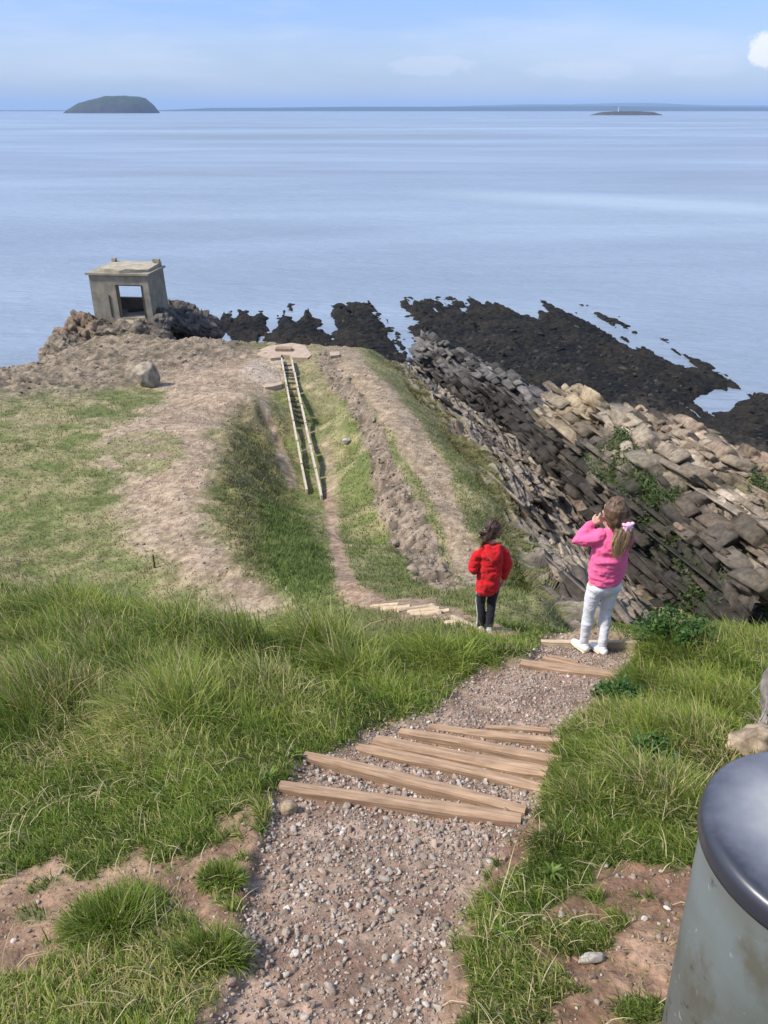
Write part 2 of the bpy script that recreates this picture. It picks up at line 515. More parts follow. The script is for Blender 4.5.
# ------------------------------------------------------------------ rock patches
def catmull(P, n, axis):
    P = np.moveaxis(P, axis, 0)
    m = len(P)
    t = np.linspace(0, m - 1 - 1e-6, n)
    i = t.astype(int)
    f = (t - i).reshape((-1,) + (1,) * (P.ndim - 1))
    pad = np.concatenate([2 * P[:1] - P[1:2], P, 2 * P[-1:] - P[-2:-1]], 0)
    p0, p1, p2, p3 = pad[i], pad[i + 1], pad[i + 2], pad[i + 3]
    r = 0.5 * (2 * p1 + (p2 - p0) * f + (2 * p0 - 5 * p1 + 4 * p2 - p3) * f ** 2 + (3 * p1 - p0 - 3 * p2 + p3) * f ** 3)
    return np.moveaxis(r, 0, axis)

def grid_normals(P):
    du = np.gradient(P, axis=0)
    dv = np.gradient(P, axis=1)
    n = np.cross(du, dv)
    n /= np.linalg.norm(n, axis=-1, keepdims=True) + 1e-9
    return n

def strata(p, nb, sdir, thick, joint, seed):
    """blocky bedding: value per block in 0..1 and block id hash"""
    w = fbm(p / 2.5, 3, seed) * 0.5 * thick
    b = p @ nb / thick + w / thick
    k = np.floor(b)
    hk = vhash(k, k * 0, k * 0, seed)
    s = p @ sdir
    tdir = np.cross(nb, sdir)
    t = p @ tdir
    w2 = fbm(p / 1.3, 2, seed + 3) * 0.35
    j = np.floor(s / (joint * (0.5 + hk)) + hk * 13 + w2)
    l = np.floor(t / (joint * (0.5 + hk)) + hk * 29 + w2)
    v = vhash(k, j, l, seed + 1)
    return v, hk, b - k

NB = np.array([0.66, 0.05, 0.75]); NB /= np.linalg.norm(NB)
SD = np.array([-0.12, 0.985, -0.10]); SD /= np.linalg.norm(SD)

def block_variants(k, seed):
    out = []
    for i in range(k):
        bm = bmesh.new()
        bmesh.ops.create_cube(bm, size=2.0)
        bmesh.ops.subdivide_edges(bm, edges=bm.edges[:], cuts=3, use_grid_fill=True)
        bmesh.ops.triangulate(bm, faces=bm.faces[:])
        bm.verts.index_update()
        v = np.array([w.co[:] for w in bm.verts]); f = np.array([[w.index for w in fa.verts] for fa in bm.faces]); bm.free()
        rg = np.random.default_rng(seed + i)
        for _ in range(4):
            d = rg.normal(size=3); d /= np.linalg.norm(d)
            c = rg.uniform(1.0, 1.4)
            q = v @ d
            v = v - np.where(q > c, q - c, 0)[:, None] * d[None]
        v = v + 0.04 * rg.normal(size=v.shape)
        v[:, 0] += 0.25 * rg.normal() * v[:, 1]
        v[:, 1] += 0.2 * rg.normal() * v[:, 2]
        out.append((v, f))
    return out
BLK = block_variants(14, 900)

def blocks(P, nrm, col, idx, ext, snap, out, seed, offs=0.1, tiltv=0.05):
    """bedded blocks set into a rock face; ext (n,3): half sizes along strike, dip, bed normal"""
    rg = np.random.default_rng(seed)
    td = np.cross(NB, SD)
    V, Fc, C = [], [], []
    off = 0
    c = P[idx] + nrm[idx] * (offs * rg.uniform(-1, 1, (len(idx), 1)))
    b = c @ NB
    c = c + NB[None] * ((np.floor(b / snap) + 0.5) * snap - b)[:, None]
    which = rg.integers(0, len(BLK), len(idx))
    for vi, (v, f) in enumerate(BLK):
        k = np.where(which == vi)[0]
        if not len(k):
            continue
        A = np.stack([SD, td, NB])[None] + rg.normal(0, tiltv, (len(k), 3, 3))
        L = v[None] * ext[k][:, None, :]
        Q = np.einsum('nvi,nij->nvj', L, A) + c[k][:, None, :]
        V.append(Q.reshape(-1, 3)); Fc.append((f[None] + (off + np.arange(len(k)) * len(v))[:, None, None]).reshape(-1, 3))
        cc = col[idx[k]] * rg.uniform(0.72, 1.32, (len(k), 1))
        C.append(np.repeat(cc, len(v), 0) * rg.uniform(0.92, 1.08, (len(k) * len(v), 1)))
        off += len(v) * len(k)
    out.append((np.concatenate(V), np.concatenate(Fc), np.concatenate(C)))

def cell_area(P):
    return np.linalg.norm(np.cross(np.gradient(P, axis=0), np.gradient(P, axis=1)), axis=-1).ravel()

def rock_mesh(name, p, faces, col, extra):
    V, Fq, C = [p], [faces], [col]
    n = len(p)
    for v, f, c in extra:
        V.append(v); Fq.append(f + n); C.append(c); n += len(v)
    V = np.concatenate(V); V[:, 2] += CZ
    return mesh_np(name, V, Fq, M_rock, np.concatenate(C), False)

def build_slab():
    net = [[(592, 655, 7.6), (615, 665, 10), (640, 680, 13), (680, 705, 15), (700, 730, 15.5)],
           [(556, 614, 10.0), (585, 614, 12.2), (618, 620, 15), (652, 632, 18), (668, 655, 18.2)],
           [(513, 545, 17.4), (540, 553, 19), (570, 560, 21), (604, 565, 23.5), (620, 582, 23.8)],
           [(472, 464, 24.8), (497, 470, 26.5), (522, 476, 28.5), (550, 486, 31.5), (563, 500, 31.8)],
           [(432, 412, 32.6), (457, 421, 35), (481, 429, 38), (506, 438, 42.5), (520, 452, 43)],
           [(397, 371, 40.3), (414, 380, 44), (428, 386, 49), (443, 397, 55.5), (452, 408, 56)],
           [(384, 360, 43.5), (401, 367, 47.5), (412, 372, 53), (423, 378, 60.0), (432, 389, 60.5)]]
    P = np.array([[W(*q) for q in r] for r in net])
    P = catmull(catmull(P, 560, 0), 300, 1)
    n = grid_normals(P)
    if n[..., 2].mean() < 0:
        n = -n
    p = P.reshape(-1, 3)
    nn = n.reshape(-1, 3)
    # sheets running along the strike, thin edges across the dip
    across = np.array([0.75, 0.05, -0.66])
    v, hk, _ = strata(p, across, SD, 0.46, 6.5, 51)
    v2, hk2, _ = strata(p, across, SD, 0.15, 2.6, 57)
    nb = fbm(p / 3.0, 4, 61)
    pr = np.stack([p @ across, p @ SD, p @ NB], 1)
    nf = fbm(pr * np.array([3.2, 0.55, 3.2]), 5, 62, 0.6)
    t = np.tile(np.linspace(0, 1, 300), 560)
    edge = sstep(0.0, 0.12, t)
    disp = edge * (0.26 * (v - 0.5) + 0.14 * (v2 - 0.5) + 0.30 * nb + 0.16 * nf) + 0.26 * sstep(0.05, 0.16, t) * sstep(1.0, 0.9, t) - 0.10 * (1 - edge)
    p = p + nn * disp[:, None]
    tone = sstep(-0.7, 0.7, 1.2 * nf + 0.5 * nb + 0.8 * (v2 - 0.5))
    c0, c1 = np.array((0.062, 0.050, 0.040)), np.array((0.240, 0.195, 0.150))
    col = c0 + (c1 - c0) * tone[:, None]
    # lichen ochre and grass creeping over the top edge; ravine edge darkened, wet rock plus painted cleft shade
    och = sstep(0.15, 0.5, fbm(p / 1.7, 4, 66)) * 0.5
    col = col + (np.array((0.21, 0.155, 0.06)) - col) * (och * 0.5)[:, None]
    gr = sstep(0.20, 0.0, t + 0.30 * fbm(pr * np.array([0.9, 0.35, 0.9]), 5, 67, 0.62) + 0.12 * (v2 - 0.5))
    col = col + (np.array((0.115, 0.12, 0.042)) - col) * gr[:, None]
    ravine_dark = sstep(-13.6, -16.5, p[:, 2]) * 0.0 + sstep(0.60, 0.88, t + 0.12 * nb) * sstep(15, 26, p[:, 1])
    col = col + (np.array((0.05, 0.05, 0.055)) - col) * (0.75 * ravine_dark)[:, None]
    area = cell_area(P)
    rg = np.random.default_rng(77)
    extra = []
    w = area * (t > 0.12) * (1 - gr) * (t < 0.97)
    idx = rg.choice(len(p), 1000, p=w / w.sum())
    k = np.clip(rg.lognormal(-0.5, 0.6, len(idx)), 0.25, 2.2)
    ext = np.stack([0.45 * k * rg.uniform(0.5, 1.6, len(idx)), 0.16 * k, 0.055 * rg.uniform(0.6, 1.5, len(idx))], 1)
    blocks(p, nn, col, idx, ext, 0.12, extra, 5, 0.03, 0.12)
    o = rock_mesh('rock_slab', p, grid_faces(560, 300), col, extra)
    global SLAB
    SLAB = (p.copy(), area * sstep(0.35, 0.8, gr), gr)
    tag(o, 'grey tilted rock slab running down into the ravine left of the cliff', 'cliff', kind='structure')

def build_cliff():
    net = [[(740, 700, 12.8), (742, 655, 14.0), (770, 610, 14.2), (820, 560, 16), (880, 500, 20.5)],
           [(690, 655, 16.5), (692, 634, 17), (716, 595, 16.4), (775, 540, 17.6), (850, 492, 22)],
           [(648, 650, 18.8), (650, 626, 18.8), (688, 572, 17.4), (740, 515, 19.3), (790, 474, 24)],
           [(612, 598, 22.5), (612, 580, 22.5), (652, 526, 20.0), (700, 480, 21.8), (735, 452, 26)],
           [(584, 552, 25.5), (585, 538, 25.5), (613, 486, 22.9), (640, 450, 25), (660, 424, 29.5)],
           [(560, 512, 29.5), (561, 498, 29.5), (580, 455, 27.3), (595, 430, 29), (608, 414, 32)],
           [(546, 490, 32), (547, 478, 32), (552, 440, 30.6), (556, 415, 31.6), (562, 395, 34)],
           [(524, 462, 38.5), (525, 450, 38.8), (535, 425, 38.5), (541, 412, 39), (547, 402, 40.5)],
           [(480, 424, 46.5), (482, 416, 47), (490, 395, 46.2), (496, 380, 47), (500, 371, 48.5)],
           [(440, 399, 55), (441, 392, 55.5), (440, 370, 54.4), (437, 353, 55.0), (434, 343, 56.5)],
           [(419, 390, 61), (419, 376, 61.5), (417, 368, 61), (417, 362, 62), (416, 356, 63)]]
    rows = []
    for ci, r in enumerate(net):
        pts = [W(a, b, y + (4.2, 3.0, 0.6, 0, 0)[k] * (1 if ci < 7 else 0.5)) for k, (a, b, y) in enumerate(r)]
        c = pts[-1]
        if ci <= 3:
            pts.append(c + np.array([1.6, 1.3, -1.5]))
            pts.append(c + np.array([4.5, 6.0, -8.5]))
        else:
            pts.append(c + np.array([1.1, 1.1, -1.1]))
            pts.append(c + np.array([5.5, 4.0, -9.0]))
        rows.append(pts)
    NU, NV = 860, 460
    P = np.array(rows)
    P = catmull(catmull(P, NU, 0), NV, 1)
    n = grid_normals(P)
    mid = n[:, NV // 3]
    if mid[:, 0].mean() > 0:
        n = -n
    p = P.reshape(-1, 3)
    nn = n.reshape(-1, 3)
    t = np.tile(np.linspace(0, 1, NV), NU)
    v, hk, fb = strata(p, NB, SD, 0.70, 1.7, 71)
    v2, hk2, fb2 = strata(p, NB, SD, 0.24, 0.60, 75)
    v3, hk3, _ = strata(p, NB, SD, 1.9, 4.5, 78)
    nb = fbm(p / 2.2, 4, 81)
    nf = fbm(p / 0.35, 3, 82)
    flat = sstep(0.45, 0.62, t) * sstep(30, 24, p[:, 1])          # broken rubble top on the near side
    top = sstep(0.56, 0.68, t)
    amp = (1 - 0.45 * flat) * (1 - 0.55 * top)
    groove = sstep(0.10, 0.0, fb) + 0.5 * sstep(0.14, 0.0, fb2)
    disp = amp * (0.62 * (hk - 0.45) + 0.20 * (v - 0.5) + 0.30 * (hk2 - 0.5) + 0.12 * (v2 - 0.5) + 0.55 * (hk3 - 0.5) - 0.22 * groove) + 0.30 * nb + 0.07 * nf
    p = p + nn * disp[:, None]
    tone = np.clip(0.5 + 0.55 * (v2 - 0.5) + 0.35 * (v - 0.5) + 0.55 * nf + 0.4 * nb, 0, 1)
    c0, c1 = np.array((0.062, 0.049, 0.037)), np.array((0.30, 0.243, 0.178))
    col = c0 + (c1 - c0) * tone[:, None]
    # dark seaward fin, tan middle fin, pinkish rubble on the near top
    px, py = project(P.reshape(-1, 3))
    farfin = sstep(35.0, 37.5, p[:, 1] + 2 * nb)
    col = col + (np.array((0.070, 0.066, 0.064)) * (0.5 + 1.5 * tone[:, None]) - col) * (farfin * 0.85)[:, None]
    tan = sstep(36.5, 34.5, p[:, 1]) * sstep(27, 30, p[:, 1]) * sstep(-0.2, 0.5, hk - 0.5 + nb)
    col = col + (np.array((0.30, 0.225, 0.13)) - col) * (0.55 * tan)[:, None]
    red = flat * sstep(-0.1, 0.5, nb + 0.5 * nf + 0.3)
    col = col + (np.array((0.28, 0.19, 0.135)) - col) * (0.6 * red)[:, None]
    low = sstep(0.47, 0.30, t + 0.16 * nb)  # dark wet rock, with the shade of the cleft painted into the colour
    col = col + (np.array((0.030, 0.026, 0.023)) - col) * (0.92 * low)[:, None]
    ochre = sstep(0.1, 0.5, fbm(p / 1.1, 3, 88)) * sstep(21, 17, p[:, 1]) * sstep(0.1, 0.2, t) * sstep(0.5, 0.35, t)
    col = col + (np.array((0.30, 0.185, 0.115)) - col) * (0.40 * ochre)[:, None]
    # plants growing in the ledges
    g = np.zeros(len(p))
    for (cx, cy, rx, ry) in [(632, 470, 26, 30), (655, 505, 30, 22), (700, 590, 26, 34), (735, 580, 25, 28), (690, 555, 22, 30), (760, 500, 22, 16), (645, 560, 10, 18), (610, 462, 14, 12)]:
        g = np.maximum(g, sstep(1.3, 0.5, np.hypot((px - cx) / rx, (py - cy) / ry)))
    g = g * sstep(-0.15, 0.25, fbm(p / 0.5, 4, 90))
    gtop = sstep(1.2, 0.8, np.hypot((px - 775) / 50, (py - 492) / 16) + 0.2 * nf) * flat
    col = col + (np.array((0.055, 0.075, 0.024)) - col) * (0.85 * g)[:, None]
    col = col + (np.array((0.14, 0.145, 0.052)) - col) * gtop[:, None]
    area = cell_area(P)
    rg = np.random.default_rng(78)
    extra = []
    Y = p[:, 1]
    green = np.maximum(g, gtop) < 0.25
    face = sstep(0.10, 0.20, t) * sstep(0.74, 0.66, t) * green
    # big beds of the tan and the dark fins
    w = area * face * sstep(27, 30, Y) * sstep(0.12, 0.25, t)
    idx = rg.choice(len(p), 300, p=w / w.sum())
    k = rg.uniform(0.5, 1.25, len(idx))
    ext = np.stack([0.75 * k * rg.uniform(0.6, 1.3, len(idx)), 0.50 * k, 0.25 * rg.uniform(0.7, 1.1, len(idx))], 1)
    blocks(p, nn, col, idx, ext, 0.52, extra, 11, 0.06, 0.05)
    # long ledges of single beds
    w = area * face * sstep(0.62, 0.54, t)
    idx = rg.choice(len(p), 300, p=w / w.sum())
    k = rg.uniform(0.5, 1.2, len(idx))
    ext = np.stack([1.35 * k * rg.uniform(0.4, 1.7, len(idx)), 0.30 * k, 0.085 * rg.uniform(0.7, 1.3, len(idx))], 1)
    blocks(p, nn, col, idx, ext, 0.24, extra, 14, 0.03, 0.03)
    # medium blocks everywhere on the face
    w = area * face * (1 - 0.6 * sstep(26, 32, Y))
    idx = rg.choice(len(p), 1500, p=w / w.sum())
    k = np.clip(rg.lognormal(-0.55, 0.75, len(idx)), 0.3, 2.0)
    ext = np.stack([0.27 * k * rg.uniform(0.6, 1.4, len(idx)), 0.22 * k, 0.125 * k * rg.uniform(0.7, 1.3, len(idx))], 1)
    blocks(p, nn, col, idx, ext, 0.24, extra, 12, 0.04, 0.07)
    # small broken stones on the top
    w = area * sstep(0.42, 0.55, t) * sstep(0.84, 0.76, t) * green * (1 - 0.5 * sstep(30, 34, Y))
    idx = rg.choice(len(p), 3600, p=w / w.sum())
    k = np.clip(rg.lognormal(-0.7, 0.6, len(idx)), 0.2, 2.0)
    ext = np.stack([0.15 * k * rg.uniform(0.6, 1.5, len(idx)), 0.12 * k, 0.075 * k * rg.uniform(0.7, 1.2, len(idx))], 1)
    blocks(p, nn, col, idx, ext, 0.16, extra, 13, 0.05, 0.16)
    pw = p.copy(); pw[:, 2] += CZ
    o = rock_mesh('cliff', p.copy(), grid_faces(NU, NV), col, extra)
    tag(o, 'blocky tan and grey bedded cliff on the right side of the ravine', 'cliff', kind='structure')
    return pw, nn, g, gtop

build_slab()
CLIFF_P, CLIFF_N, CLIFF_G, CLIFF_GT = build_cliff()

# ------------------------------------------------------------------ wave-cut reef and sea
def sea_y(py):
    v = (512 - py) / F
    return CZ / ((SP - v * CP) / (CP + v * SP))
def build_reef():
    ys = np.linspace(44, 128, 470)
    xs = np.linspace(-32, 62, 640)
    X, Y = np.meshgrid(xs, ys)
    x, y = X.ravel(), Y.ravel()
    px, py = project(np.stack([x, y, np.full_like(x, -CZ)], 1))
    polys = [[(399, 305), (420, 302), (470, 299), (540, 304), (592, 311), (640, 331), (690, 357), (728, 376), (742, 388), (700, 402), (722, 410), (745, 397), (790, 390), (860, 420), (860, 520), (560, 470), (470, 420), (424, 372), (424, 356), (414, 338)],
             [(329, 303), (352, 300), (373, 306), (409, 352), (415, 380), (350, 380), (334, 345)],
             [(274, 313), (310, 306), (322, 322), (338, 360), (270, 360)],
             [(212, 316), (240, 310), (268, 314), (272, 345), (215, 340)],
             [(-40, 354), (4, 354), (10, 360), (-40, 364)]]
    sd = np.full_like(x, -1e9)
    for p in polys:
        sd = np.maximum(sd, poly_sd(px, py, p))
    # ribs of rock along the strike
    st = x * 0.985 + y * 0.12
    al = -x * 0.12 + y * 0.985
    rib = fbm(np.stack([st / 1.6, al / 9.0, np.zeros_like(x)], 1), 4, 101)
    n1 = fbm2(x, y, 3.5, 5, 103)
    n2 = fbm2(x, y, 0.8, 3, 104)
    chan = sstep(0.22, 0.5, fbm(np.stack([st / 3.2, al / 26.0, np.zeros_like(x) + 5], 1), 3, 119))
    e = sd + 7 * rib + 6 * n1 + 2.0 * n2 - 20 * chan * sstep(45, 10, sd) * sstep(72, 84, y)
    z = -0.7 + 1.05 * sstep(-9, 8, e) + sstep(2, 30, sd) * 0.35 + 0.42 * rib + 0.25 * n1 + 0.22 * n2
    pool = sstep(0.36, 0.6, fbm(np.stack([st / 1.2, al / 6.0, np.ones_like(x)], 1), 3, 111) - 0.0006 * np.maximum(sd, 0) * 10)
    z = z - 1.1 * pool * sstep(60, 15, sd)
    rise = sstep(20, 90, sd) * sstep(76, 52, y)
    z = z + rise * 1.6
    z = np.where(sd < -25, -1.4, z)
    z = np.minimum(z, 0.12 + np.maximum(e, 0) * 0.03)
    tone = sstep(-0.6, 0.6, n2 + 0.7 * n1)
    c = np.array((0.007, 0.0075, 0.008)) + (np.array((0.034, 0.030, 0.024)) - np.array((0.016, 0.017, 0.017))) * tone[:, None]
    c = c + (np.array((0.10, 0.085, 0.065)) - c) * (rise * sstep(-0.1, 0.4, n2 + n1))[:, None]
    z = np.where(z > 0.55, 0.55 + (z - 0.55) * 0.45, z) + 0.30 * fbm2(x, y, 0.45, 3, 107) * sstep(-6, 12, e)
    z = np.where(e < -7, -1.2, z)
    o = mesh_np('reef', np.stack([x, y, z], 1), grid_faces(len(ys), len(xs)), M_reef, c, False)
    tag(o, 'dark weed covered wave-cut reef at the edge of the calm sea', 'reef', kind='structure')
    m = (z > 0.15) & (sd > 0)
    return np.stack([x, y, z], 1)[m], sd[m]
REEF_Z = build_reef()

def build_sea():
    m, nt, b = new_mat('calm_estuary_water')
    tc = N(nt, 'ShaderNodeTexCoord')
    def nz(scale, stretch, detail=3):
        mp = N(nt, 'ShaderNodeMapping')
        mp.inputs['Scale'].default_value = stretch
        nt.links.new(tc.outputs['Object'], mp.inputs['Vector'])
        n = N(nt, 'ShaderNodeTexNoise')
        set_in(n, Scale=scale, Detail=detail, Roughness=0.55, Distortion=0.4)
        nt.links.new(mp.outputs['Vector'], n.inputs['Vector'])
        return n.outputs['Fac']
    big = nz(1.0, (0.0016, 0.0065, 1), 5)
    mid = nz(1.0, (0.012, 0.045, 1), 4)
    r1 = ramp(nt, big, [(0.30, (0.185, 0.208, 0.238)), (0.48, (0.205, 0.244, 0.300)), (0.66, (0.275, 0.330, 0.385))])
    r2 = ramp(nt, mid, [(0.35, 0.92), (0.65, 1.08)])
    c = mixc(nt, 1.0, r1.outputs['Color'], r2.outputs['Color'], 'MULTIPLY')
    # broad paler tongue of silty current off to the right
    mp = N(nt, 'ShaderNodeMapping', vector_type='TEXTURE')
    mp.inputs['Location'].default_value = (75, 240, 0)
    mp.inputs['Scale'].default_value = (125, 36, 1)
    mp.inputs['Rotation'].default_value = (0, 0, -0.52)
    nt.links.new(tc.outputs['Object'], mp.inputs['Vector'])
    ln = N(nt, 'ShaderNodeVectorMath', operation='LENGTH')
    nt.links.new(mp.outputs['Vector'], ln.inputs[0])
    ad0 = N(nt, 'ShaderNodeMath', operation='MULTIPLY_ADD')
    nt.links.new(mid, ad0.inputs[0]); ad0.inputs[1].default_value = 0.6
    nt.links.new(ln.outputs['Value'], ad0.inputs[2])
    rt = ramp(nt, ad0.outputs[0], [(0.50, 0.45), (1.05, 0.0)])
    rt.color_ramp.elements[1].position = 1.0
    c = mixc(nt, rt.outputs['Color'], c, (0.40, 0.47, 0.50))
    nt.links.new(c, b.inputs['Base Color'])
    rr = ramp(nt, big, [(0.30, 0.34), (0.70, 0.26)])
    nt.links.new(rr.outputs['Color'], b.inputs['Roughness'])
    b.inputs['IOR'].default_value = 1.33
    w1 = nz(1.0, (0.35, 0.9, 1), 3)
    w2 = nz(1.0, (0.09, 0.25, 1), 2)
    ad = N(nt, 'ShaderNodeMath', operation='MULTIPLY_ADD')
    nt.links.new(w2, ad.inputs[0]); ad.inputs[1].default_value = 2.0
    nt.links.new(w1, ad.inputs[2])
    bump(nt, b, ad.outputs[0], 0.75, 0.5)
    S = 45000.0
    v = np.array([(-S, -400, 0), (S, -400, 0), (S, 60000, 0), (-S, 60000, 0)])
    o = mesh_np('sea', v, np.array([[0, 1, 2, 3]]), m)
    tag(o, 'calm pale blue sea with smooth paler current streaks', 'sea', kind='structure')
build_sea()

# ------------------------------------------------------------------ islands and the far coast
def island(name, label, px0, px1, prof, py_water, depth_ratio, cols):
    v0 = (512 - py_water) / F
    D = CZ / ((SP - v0 * CP) / (CP + v0 * SP))
    a, b = W(px0, py_water, D), W(px1, py_water, D)
    cx, hw = (a[0] + b[0]) / 2, (b[0] - a[0]) / 2
    hd = hw * depth_ratio
    n = 150
    g = np.linspace(-1.06, 1.06, n)
    X, Y = np.meshgrid(g, g)
    x, y = X.ravel(), Y.ravel()
    nz = fbm2(x, y, 0.30, 5, 201)
    nf = fbm2(x, y, 0.07, 3, 202)
    r = np.sqrt(y * y * 1.0) 
    env = np.interp(np.clip(x, -1, 1), prof[0], prof[1])
    # vertical scale: metres per pixel at that distance
    kk = (D + hd) / D
    cx, hw, hd = cx * kk, hw * kk, hd * kk
    mpp = D * kk / (F * 1.273)
    cross = np.clip(1 - (np.abs(y) / np.sqrt(np.clip(1.02 - x * x, 0.01, 2))) ** 3.2, 0, 1) ** 0.55
    h = env * mpp * cross * (1 + 0.10 * nz + 0.06 * nf)
    h = np.where((np.abs(x) > 1.0) | (np.abs(y) > 1.0), -6, h - 1.5)
    t = sstep(0.40, 0.72, cross + 0.22 * nz)
    c = np.array(cols[0]) + (np.array(cols[1]) - np.array(cols[0])) * t[:, None]
    c = c * (0.85 + 0.5 * sstep(-0.5, 0.5, nf)[:, None])
    o = mesh_np(name, np.stack([x * hw, y * hd, h], 1), grid_faces(n, n), M_island, c, True, loc=(cx, D + hd, 0))
    tag(o, label, 'island', kind='structure')
    return o, D, mpp, cx, hd
steep, D1, mpp1, ix1, hd1 = island('island', 'steep-sided rounded green island with dark cliffs on the horizon at left', 64, 159,
    ([-1, -0.85, -0.6, -0.3, 0, 0.35, 0.6, 0.72, 0.88, 1], [0.3, 4.5, 10.5, 14.2, 16.6, 16.8, 16.2, 15.2, 8.5, 0.3]), 113.3, 0.55,
    ((0.040, 0.034, 0.034), (0.030, 0.040, 0.018)))
flat, D2, mpp2, ix2, hd2 = island('island', 'long low flat island with a white lighthouse on the horizon at right', 590, 663,
    ([-1, -0.7, -0.3, 0.2, 0.7, 1], [0.5, 3.3, 4.2, 4.3, 3.6, 0.4]), 115.3, 0.35,
    ((0.080, 0.058, 0.060), (0.045, 0.045, 0.035)))
# lighthouse and the small white house
M_white = mat_simple('white_render', (0.6, 0.6, 0.6), 0.7, 0.5, (0.9, 1.05), 0)
M_dark = mat_simple('dark_glass_and_lead', (0.06, 0.06, 0.07), 0.5, 1, (0.9, 1.1), 0)
p = W(619, 111.5, D2 + hd2 * 0.4)
lx = p[0]
lh = empty('lighthouse', (lx, D2 + hd2 * 0.6, 14.0))
lh.scale = (0.7, 0.7, 0.85)
tag(lh, 'white lighthouse tower standing on the low island at right', 'lighthouse')
def lathe(bm, prof, seg=20, cx=0, cy=0):
    rings = []
    for r, z in prof:
        rings.append([bm.verts.new((cx + r * math.cos(2 * math.pi * i / seg), cy + r * math.sin(2 * math.pi * i / seg), z)) for i in range(seg)])
    for a, b in zip(rings[:-1], rings[1:]):
        for i in range(seg):
            bm.faces.new((a[i], a[(i + 1) % seg], b[(i + 1) % seg], b[i]))
    bm.faces.new(rings[0][::-1])
    bm.faces.new(rings[-1])
bm = bmesh.new(); lathe(bm, [(3.6, 0), (3.2, 8), (2.8, 18), (2.7, 21), (3.5, 21.3), (3.5, 22)]); bm_obj('tower', bm, M_white, lh)
bm = bmesh.new(); lathe(bm, [(1.9, 22), (1.9, 25)]); bm_obj('lantern', bm, M_dark, lh)
bm = bmesh.new(); lathe(bm, [(2.2, 25), (1.6, 26.4), (0.3, 27.5)]); bm_obj('cap', bm, M_white, lh)
hs = empty('house', (W(97, 105, D1)[0], D1 + hd1 * 0.55, 70.0))
tag(hs, 'tiny white house on the green slope of the steep island', 'house')
bm = bmesh.new(); add_box(bm, (0, 0, 3), (24, 10, 10)); bm_obj('wall', bm, M_white, hs)
bm = bmesh.new()
vs = [bm.verts.new(q) for q in [(-13, -6, 8), (13, -6, 8), (13, 6, 8), (-13, 6, 8), (-13, 0, 13), (13, 0, 13)]]
for f in [(0, 1, 5, 4), (2, 3, 4, 5), (0, 4, 3), (1, 2, 5), (0, 3, 2, 1)]:
    bm.faces.new([vs[i] for i in f])
bm_obj('roof', bm, M_dark, hs)

def coast(name, label, D, depth, hfun, x0, x1, colr, seed):
    xs = np.linspace(x0, x1, 500)
    ys = np.linspace(0, 1, 14)
    X, Yp = np.meshgrid(xs, ys)
    x, t = X.ravel(), Yp.ravel()
    h = hfun(x) * np.sin(np.clip(t * 1.25, 0, 1) * math.pi / 2) ** 0.6 * (1 + 0.0 * t)
    h = h * (1 + 0.22 * fbm2(x, t * 3000, 1600, 4, seed)) - 3 * (t < 0.01)
    c = np.array(colr)[None, :] * (0.8 + 0.4 * vnoise(np.stack([x / 400, t * 6, t * 0], 1), seed)[:, None])
    o = mesh_np(name, np.stack([x, D + t * depth, h], 1), grid_faces(len(ys), len(xs)), M_island, c, True)
    tag(o, label, 'hills', kind='structure')
coast('hills', 'low blue far coastline along the horizon', 13000, 3000, lambda x: np.interp(x, [-9000, -3800, -2900, -1200, 1500, 3500, 6000, 12000], [12, 12, 48, 62, 66, 76, 58, 50]), -9000, 12000, (0.030, 0.044, 0.056), 301)
coast('hills', 'fainter higher hills behind the far coast at right', 19000, 4000, lambda x: np.interp(x, [-2000, 500, 3000, 5200, 7000, 9000, 14000], [5, 70, 125, 160, 150, 110, 60]), -2000, 15000, (0.05, 0.06, 0.075), 305)
# ------------------------------------------------------------------ loose stones
def rock_variants(sub, k, seed, rough=0.35):
    out = []
    for i in range(k):
        bm = bmesh.new()
        bmesh.ops.create_icosphere(bm, subdivisions=sub, radius=1.0)
        v = np.array([w.co[:] for w in bm.verts])
        f = np.array([[w.index for w in fa.verts] for fa in bm.faces])
        bm.free()
        rg = np.random.default_rng(seed + i)
        # chop by random planes -> angular
        for _ in range(13):
            d = rg.normal(size=3); d /= np.linalg.norm(d)
            c = rg.uniform(0.35, 0.75)
            s = v @ d
            v = v - np.where(s > c, s - c, 0)[:, None] * d[None, :]
        v = v * (1 + rough * 0.2 * rg.normal(size=(len(v), 1)))
        v = v * rg.uniform(0.65, 1.15, size=3)
        out.append((v, f))
    return out

